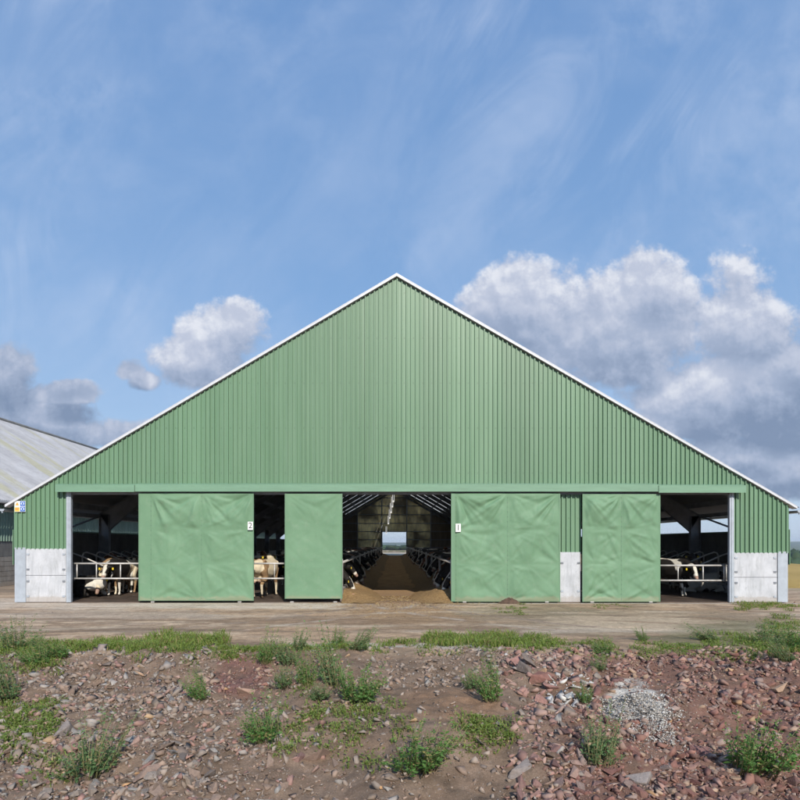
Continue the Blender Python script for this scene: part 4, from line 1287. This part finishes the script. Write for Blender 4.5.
# crushed pale concrete: grains
Vs, Fs, Cs = [], [], []; n = 0
c0 = GP(633, 703)
for i in range(6500):
    a = random.uniform(0, 2 * PI); q_ = math.sqrt(random.random()) * (1 + .3 * math.sin(2 * a + .6) + .25 * math.sin(3 * a) + .15 * math.sin(5 * a + 1))
    if random.random() < .18: q_ *= random.uniform(1, 1.9)
    x = c0.x + math.cos(a) * q_ * .42; y = c0.y - .25 + math.sin(a) * q_ * .8
    hgt = .16 * max(0, 1 - q_ * .8)
    r = .005 + .017 * random.random() ** 2.5
    V, Fc = shapes[random.randrange(24)]
    v = (V * r) @ rotm(random.uniform(0, 6.28), random.uniform(-.8, .8), random.uniform(-.8, .8)).T + np.array([x, y, float(bankz(x, y)) + r * .3 + random.random() * hgt])
    Vs.append(v); Fs.append(Fc + n); n += len(V); t = random.uniform(.6, 1.15); Cs.append(np.tile(np.array(random.choice([(.60, .585, .55), (.56, .54, .50), (.62, .60, .57), (.42, .37, .31)])) * t, (len(V), 1)))
o = np_mesh('crushed_concrete', np.concatenate(Vs), np.concatenate(Fs), M['stone'], np.concatenate(Cs), smooth=False)
tag(o, 'pale patch of crushed concrete low on the bank below the last green door', 'gravel', kind='stuff')

# ------------------------------------------------------------------ plants
def leafset(rr, n, rad, hgt, ls, upw=.5, core=0, kind='weed'):
    """leaf quads spread through a plant's volume; returns V, F, C arrays"""
    Vs = []; Cs = []
    nst = max(5, n // 34)
    stems = []
    lean = rr.normal(0, .25, 2)
    for s in range(nst):
        a = rr.uniform(0, 2 * PI); q_ = rr.random() ** .7 * rad
        reach = rr.uniform(.1, .8) if rr.random() < .75 else rr.uniform(.8, 1.5)
        hh = hgt * (rr.uniform(.25, .8) if rr.random() < .7 else rr.uniform(.8, 1.35))
        base = np.array([math.cos(a) * q_ * .6, math.sin(a) * q_ * .6, 0])
        tip = base + np.array([math.cos(a) * rad * reach * .7 + lean[0] * hh, math.sin(a) * rad * reach * .7 + lean[1] * hh, hh])
        stems.append((base, tip))
    for i in range(n):
        b, t = stems[rr.integers(nst)]
        u = rr.uniform(.12, 1.0) ** .8
        p = b * (1 - u) + t * u + np.array([0, 0, .0]) + rr.normal(0, rad * .05, 3)
        p[2] = max(.01, p[2])
        az = rr.uniform(0, 2 * PI); el = rr.uniform(-.3, 1.0) * upw + .2
        d = np.array([math.cos(az) * math.cos(el), math.sin(az) * math.cos(el), math.sin(el)])
        s = np.cross(d, rr.normal(0, 1, 3)); s /= np.linalg.norm(s) + 1e-6
        l = ls * rr.uniform(.5, 1.4) * (1.25 - .75 * u); w = l * rr.uniform(.12, .26)
        up = np.array([0, 0, 1])
        Vs += [p, p + d * l * .5 + s * w, p + d * l - up * l * .18, p + d * l * .5 - s * w]
        k = rr.uniform(.75, 1.3)
        yel = rr.random() < .12
        c = (np.array((.17, .15, .06)) if yel else np.array((.062, .125, .034))) * k * (.8 + .4 * u)
        Cs += [c] * 4
    V = np.array(Vs); Fc = np.arange(len(V)).reshape(-1, 4)
    return V, Fc, np.array(Cs), stems
variants = []
for i in range(10):
    rr = np.random.default_rng(100 + i)
    V, Fc, Cc, st = leafset(rr, 1500, .5, .95, .10, .8)
    lf = np_mesh('leaves', V, Fc, M['thin_leaf'], Cc * (1.75 if i % 2 else np.array([2.1, 1.75, 2.7])), smooth=False)
    bm = bmesh.new()
    for b, t in st: tube(bm, [b, (b + t) / 2 + np.array([0, 0, .05]), t], [.010, .007, .003], 4)
    stm = bm_obj('stem', bm, simple('weed_stem', (.20, .19, .08), .7, 0, .1, 5))
    variants.append((lf.data, stm.data)); bpy.data.objects.remove(lf); bpy.data.objects.remove(stm)
plants = [(18, 650, .42, .26, 'tall bushy green weed at the left edge of the bank below the left end post'), (60, 658, .40, .24, 'green weed on top of the bank below the left concrete panel'), (8, 702, .40, .3, 'green weed low on the bank at the left edge'),
          (38, 664, .35, .16, 'low green weed between the edge weed and the stones'), (288, 664, .30, .22, 'dusty green weed on top of the bank below the narrow green door'), (266, 664, .30, .28, 'upright light green weed below the short gate'),
          (285, 688, .26, .20, 'bright green weed halfway down the bank below the short gate'), (306, 684, .24, .22, 'dusty green weed left of the biggest bush on the bank'), (334, 686, .34, .36, 'biggest bushy green weed halfway down the bank, below the narrow green door'),
          (358, 704, .36, .34, 'grey-green bushy weed low on the bank right below the biggest bush'), (298, 650, .22, .16, 'small pale weed on the bank top between grass tufts'), (337, 648, .22, .18, 'small weed on the bank top below the narrow door edge'),
          (356, 650, .26, .20, 'weed on the bank top left of the feed passage'), (492, 701, .26, .26, 'dark green weed low on the bank below door 1'), (472, 689, .18, .14, 'small weed beside the brown earth mound'), (604, 654, .26, .14, 'small weed on the bank below the last green door'),
          (599, 671, .20, .14, 'small weed between pink and dark red stones'), (643, 641, .20, .13, 'small weed at the edge of the dirt track below the last green door'), (712, 641, .28, .16, 'round weed at the track edge below the right opening'),
          (586, 703, .16, .16, 'small bright weed beside the white concrete lumps'), (770, 645, .42, .26, 'spreading weed at the right side below the right concrete panel'), (790, 652, .40, .26, 'bushy weed at the right edge of the bank'),
          (788, 662, .3, .16, 'low weed under the bushy weed at the right edge'), (200, 700, .26, .22, 'dusty weed low on the bank below door 2'), (318, 700, .24, .14, 'low weed below the dusty weed and the biggest bush'),
          (265, 742, .4, .3, 'green weed at the foot of the bank below the short gate'), (90, 778, .45, .34, 'green weed at the foot of the bank below the left opening'), (420, 772, .4, .28, 'green weed at the foot of the bank below the feed passage'), (600, 765, .35, .26, 'green weed at the foot of the bank below the last green door'), (755, 775, .45, .32, 'green weed at the foot of the bank at the right')]
for i, (px, py, w, h, lab) in enumerate(plants):
    p = GP(px, py)
    o = empty('weed', p, lab, 'weed', 'weeds on the bank', random.uniform(0, 6.28))
    lf, st = variants[i % 10]
    for nm, me in (('leaves', lf), ('stem', st)):
        c = bpy.data.objects.new(nm, me); C.objects.link(c); c.parent = o
    o.scale = (w * random.uniform(1.3, 1.8), w * random.uniform(1.2, 1.6), h * random.uniform(1.6, 2.2))
    if i == 0 or h > .3: pass
# grass and low growth
patches = [(152, 222, 645, 5.5, 1.0, .26), (60, 150, 650, 5, .95, .2), (-5, 60, 655, 9, .5, .16), (430, 470, 642, 4, .9, .24), (474, 515, 643, 5, 1.0, .24), (515, 556, 643, 5, .6, .18), (395, 415, 644, 3, .5, .16), (330, 370, 650, 4, .5, .16), (550, 610, 645, 3, .3, .1),
           (700, 800, 640, 9, .22, .12), (750, 800, 650, 7, .6, .17), (735, 790, 606, 3, .8, .16), (500, 530, 610, 3, .5, .08), (590, 625, 606, 1.5, .4, .08), (640, 720, 648, 4, .3, .1), (170, 345, 655, 4, .35, .12), (0, 800, 652, 5, .10, .12), (0, 60, 700, 14, .35, .12), (280, 400, 700, 12, .12, .12), (470, 510, 706, 6, .4, .12), (765, 800, 625, 10, .35, .12)]
V = []; Cc = []
def blade(p, h, lean, az, w):
    dx, dy = math.cos(az), math.sin(az); sx, sy = -dy * w, dx * w
    m_ = p + np.array([dx * lean * .35, dy * lean * .35, h * .6]); t = p + np.array([dx * lean, dy * lean, h])
    V.extend([p + np.array([sx, sy, 0]), p - np.array([sx, sy, 0]), m_ - np.array([sx * .7, sy * .7, 0]), t])
    V.extend([p + np.array([sx, sy, 0]), m_ - np.array([sx * .7, sy * .7, 0]), t, m_ + np.array([sx * .7, sy * .7, 0])])
for (a, b, py, sp, de, hh) in patches:
    dpx = max(1, b - a)
    n = int(dpx * sp * 7.5 * de)
    done = 0
    cl = []
    for i in range(max(3, int(n / 22))):
        px = random.uniform(a, b) + random.gauss(0, 5 if b > 1 and a > 60 else 0); pp = random.gauss(py, sp * .7)
        d = F * HC / max(8, pp - HY); y = d - D
        x = (px - VX) / F * d
        y = max(-15, y)
        cl.append((x, y, random.uniform(.6, 1.15)))
    for i in range(n):
        x, y, hs = random.choice(cl)
        q_ = random.random() ** .5 * .16; aa = random.uniform(0, 2 * PI)
        x += q_ * math.cos(aa); y += q_ * math.sin(aa)
        if y > -.08: continue
        z = float(terr(x, y)) - .01
        h = hh * hs * random.uniform(.25, .85)
        blade(np.array([x, y, z]), h, random.uniform(.1, .6) * h, random.uniform(0, 6.28), random.uniform(.004, .009))
        k = random.uniform(.75, 1.3)
        c = np.array((.34, .28, .14) if random.random() < .2 else (.215, .285, .070)) * k
        Cc += [c] * 8
        # a broad leaf now and then
        for rep_ in range(2):
            zz = z + h * random.uniform(.2, 1.05); az = random.uniform(0, 6.28); l = random.uniform(.02, .045)
            p = np.array([x, y, zz]); dv = np.array([math.cos(az) * l, math.sin(az) * l, l * .4]); sv = np.array([-math.sin(az) * l * .35, math.cos(az) * l * .35, 0])
            V.extend([p, p + dv * .5 + sv, p + dv, p + dv * .5 - sv]); Cc += [np.array((.205, .275, .070)) * random.uniform(.75, 1.3)] * 4
V = np.array(V)
o = np_mesh('grass', V, np.arange(len(V)).reshape(-1, 4), M['thin_leaf'], np.array(Cc), smooth=False)
tag(o, 'bright green grass and low herbs in ragged tufts along the edge of the dirt track', 'grass', kind='stuff')

# ------------------------------------------------------------------ sky
EL, AZ = 33.0, 14.0     # sun height, and its swing to the right of straight behind the camera
w = bpy.data.worlds.new('World'); S.world = w; w.use_nodes = True
nt = w.node_tree; bg = nt.nodes['Background']
sky = nt.nodes.new('ShaderNodeTexSky'); sky.sky_type = 'NISHITA'; sky.sun_disc = False
sky.sun_elevation = R(EL); sky.sun_rotation = R(180 - AZ)
sky.air_density = 1.0; sky.dust_density = .2; sky.ozone_density = 1.6
bg.inputs['Strength'].default_value = .11
w.cycles.sampling_method = 'MANUAL'; w.cycles.sample_map_resolution = 256
def mth(op, a, b=None, c=None, clamp=False):
    n = nt.nodes.new('ShaderNodeMath'); n.operation = op; n.use_clamp = clamp
    for i, v in enumerate((a, b, c)):
        if v is None: continue
        if isinstance(v, (int, float)): n.inputs[i].default_value = v
        else: nt.links.new(v, n.inputs[i])
    return n.outputs[0]
tc = nt.nodes.new('ShaderNodeTexCoord')
sep = nt.nodes.new('ShaderNodeSeparateXYZ'); nt.links.new(tc.outputs['Generated'], sep.inputs[0])
yy = mth('MAXIMUM', sep.outputs['Y'], .12)
U = mth('DIVIDE', sep.outputs['X'], yy); Vv = mth('DIVIDE', sep.outputs['Z'], yy)
# U, V: tangent-plane coordinates of the northern sky; clouds have set places in it
def cmb(a, b, c=0.0):
    n = nt.nodes.new('ShaderNodeCombineXYZ')
    for i, v in enumerate((a, b, c)):
        if isinstance(v, (int, float)): n.inputs[i].default_value = v
        else: nt.links.new(v, n.inputs[i])
    return n.outputs[0]
def wnoise(vec, scale, det=6, rough=.6, dist=0):
    n = nt.nodes.new('ShaderNodeTexNoise'); n.inputs['Scale'].default_value = scale; n.inputs['Detail'].default_value = det
    n.inputs['Roughness'].default_value = rough; n.inputs['Distortion'].default_value = dist
    nt.links.new(vec, n.inputs['Vector']); return n.outputs['Fac']
def pxc(px, py): return ((px - VX) / F, (HY - py) / F)
BL = [  # px, py, rx, ry, weight
    (200, 358, 46, 26, 1.0), (228, 330, 36, 30, 1.0), (212, 345, 40, 34, .9), (131, 371, 15, 12, .8), (143, 381, 17, 10, .85), (4, 374, 34, 30, .95), (60, 394, 38, 13, .9), (30, 420, 70, 20, .95), (100, 434, 60, 17, .85), (-10, 405, 50, 20, .8),
    (550, 305, 88, 46, 1.0), (610, 335, 90, 48, 1.1), (640, 300, 60, 44, .9), (500, 312, 50, 22, .7), (745, 330, 85, 44, .75), (735, 280, 60, 26, .45), (745, 400, 100, 46, 1.15), (800, 385, 60, 46, 1.0), (680, 425, 70, 20, .8), (795, 470, 60, 24, 1.0), (740, 452, 75, 24, .95), (650, 395, 60, 14, .5), (700, 365, 60, 16, .5)]
def vm(op, a, b=None, c=None):
    n = nt.nodes.new('ShaderNodeVectorMath'); n.operation = op
    for i, v in enumerate((a, b, c)):
        if v is None: continue
        if isinstance(v, tuple): n.inputs[i].default_value = v
        else: nt.links.new(v, n.inputs[i])
    return n
def blobsum(vec):
    tot = None
    for (px, py, rx, ry, wt) in BL:
        cx, cy = pxc(px, py)
        q_ = vm('MULTIPLY_ADD', vec, (F / rx, F / ry, 0), (-cx * F / rx, -cy * F / ry, 0)).outputs[0]
        d2 = vm('DOT_PRODUCT', q_, q_).outputs['Value']
        e = mth('MULTIPLY_ADD', d2, -.5 * wt, 1.08 * wt)
        tot = e if tot is None else mth('MAXIMUM', tot, e)
    return mth('MAXIMUM', tot, -.6)
P0 = cmb(U, Vv)
nz0 = wnoise(P0, 8.5, 11, .64, 0)
nz1 = wnoise(vm('ADD', P0, (.008, .016, 0)).outputs[0], 8.5, 7, .64, 0)
nzb = wnoise(vm('ADD', P0, (0, 0, 3.1)).outputs[0], 3.4, 2, .5)
b0 = blobsum(P0); b1 = blobsum(vm('ADD', P0, (-.006, .035, 0)).outputs[0])
d0 = mth('ADD', b0, mth('MULTIPLY_ADD', nzb, .8, mth('MULTIPLY_ADD', nz0, 2.1, -1.45)))
def sstep(x, a, b):
    n = nt.nodes.new('ShaderNodeMapRange'); n.interpolation_type = 'SMOOTHSTEP'
    nt.links.new(x, n.inputs['Value']); n.inputs['From Min'].default_value = a; n.inputs['From Max'].default_value = b
    return n.outputs['Result']
alpha = sstep(d0, .30, .66)
lit = sstep(mth('SUBTRACT', nz0, nz1), -.11, .15)
lit2 = sstep(mth('SUBTRACT', b0, b1), -.42, .42)
# thick cores read darker, thin edges and sun-side shoulders bright
core = sstep(d0, .75, 1.35)
gloom = mth('ADD', mth('MULTIPLY', sstep(mth('MULTIPLY', U, -1.0), .35, .42), .34), mth('MULTIPLY', sstep(mth('MULTIPLY_ADD', Vv, -1.0, U), .20, .42), .24))
shade = mth('SUBTRACT', mth('ADD', mth('MULTIPLY_ADD', core, -.22, mth('MULTIPLY_ADD', lit, .40, .08)), mth('MULTIPLY', lit2, .62)), gloom, clamp=True)
# the small far banks are in the shade of the higher clouds
dk = sstep(mth('ADD', mth('MULTIPLY', mth('SUBTRACT', Vv, .33), -4.0), 0.0), -.1, .5)
def wmix(fac, a, b, mode='MIX'): return mix(nt, fac, a, b, mode)
K = 1.0
ccol = ramp(nt, shade, [(0.0, (1.8, 2.4, 3.6)), (.4, (3.1, 3.7, 5.0)), (.72, (4.6, 5.0, 6.1)), (1.0, (6.7, 6.9, 7.5))])
# color ramps clamp nothing above 1, values are radiance before the world strength
# thin high cirrus
ci = wnoise(cmb(mth('MULTIPLY_ADD', U, .9, mth('MULTIPLY', Vv, -.5)), mth('MULTIPLY', Vv, 1.0), 7.7), 2.4, 8, .55, .5)
ci2 = wnoise(cmb(mth('MULTIPLY_ADD', U, 2.6, mth('MULTIPLY', Vv, -1.5)), mth('MULTIPLY_ADD', Vv, 1.3, mth('MULTIPLY', U, .5)), 2.2), 2.1, 8, .62, .9)
cir = mth('MULTIPLY', sstep(ci, .45, .75), sstep(ci2, .36, .70))
cir = mth('ADD', mth('MULTIPLY_ADD', cir, .34, mth('MULTIPLY', sstep(ci2, .3, .8), .16)), mth('MULTIPLY', sstep(nzb, .45, .75), mth('MULTIPLY', sstep(nz0, .35, .7), .30)))
front = sstep(sep.outputs['Y'], .10, .25)
grad = ramp(nt, sep.outputs['Z'], [(0.0, (3.7, 4.9, 6.6)), (.12, (3.1, 4.55, 6.7)), (.35, (2.0, 3.6, 6.3)), (.7, (1.5, 2.9, 5.7))])
skyc = wmix(.8, sky.outputs['Color'], grad)
skyc = wmix(cir, skyc, (5.2, 6.0, 7.6))
up = sstep(sep.outputs['Z'], -.01, .02)
af = mth('MULTIPLY', mth('MULTIPLY', alpha, front), mth('MULTIPLY', up, .95))
fin = wmix(af, skyc, ccol)
nt.links.new(fin, bg.inputs['Color'])

sun = bpy.data.lights.new('sun', 'SUN'); sun.energy = 4.3; sun.angle = R(.53); sun.color = (1.0, .94, .84)
so = bpy.data.objects.new('sun', sun); C.objects.link(so)
dv = Vector((math.sin(R(AZ)) * math.cos(R(EL)), -math.cos(R(AZ)) * math.cos(R(EL)), math.sin(R(EL))))
so.rotation_euler = dv.to_track_quat('Z', 'Y').to_euler(); so.location = (10, -30, 30)

# ------------------------------------------------------------------ air
bm = bmesh.new(); box(bm, -5900, 6300, -5900, 5900, -75, 42)
hm = bpy.data.materials.new('haze_air'); hm.use_nodes = True; hn = hm.node_tree
hn.nodes.remove(hn.nodes['Principled BSDF'])
pv = hn.nodes.new('ShaderNodeVolumePrincipled'); pv.inputs['Color'].default_value = (.72, .82, .95, 1); pv.inputs['Density'].default_value = 1.6e-4
pv.inputs['Anisotropy'].default_value = 0.0
hn.links.new(pv.outputs[0], hn.nodes['Material Output'].inputs['Volume'])
tag(bm_obj('haze', bm, hm), kind='stuff', label='thin blue summer haze over the far hills')

# ------------------------------------------------------------------ camera
cam = bpy.data.cameras.new('camera'); co = bpy.data.objects.new('camera', cam); C.objects.link(co)
co.location = (0, -D, HC); co.rotation_euler = (R(90), 0, 0)
cam.sensor_width = 36; cam.lens = F / 800 * 36; cam.shift_x = (400 - VX) / 800; cam.shift_y = (HY - 400) / 800
cam.clip_start = .1; cam.clip_end = 20000
S.camera = co
S.view_settings.view_transform = 'Standard'; S.view_settings.look = 'None'; S.view_settings.exposure = .12; S.view_settings.gamma = 1
S.render.engine = 'CYCLES'; S.cycles.max_bounces = 6; S.cycles.diffuse_bounces = 4; S.cycles.adaptive_threshold = .03; S.cycles.glossy_bounces = 2; S.cycles.caustics_reflective = False; S.cycles.caustics_refractive = False; S.cycles.use_denoising = True
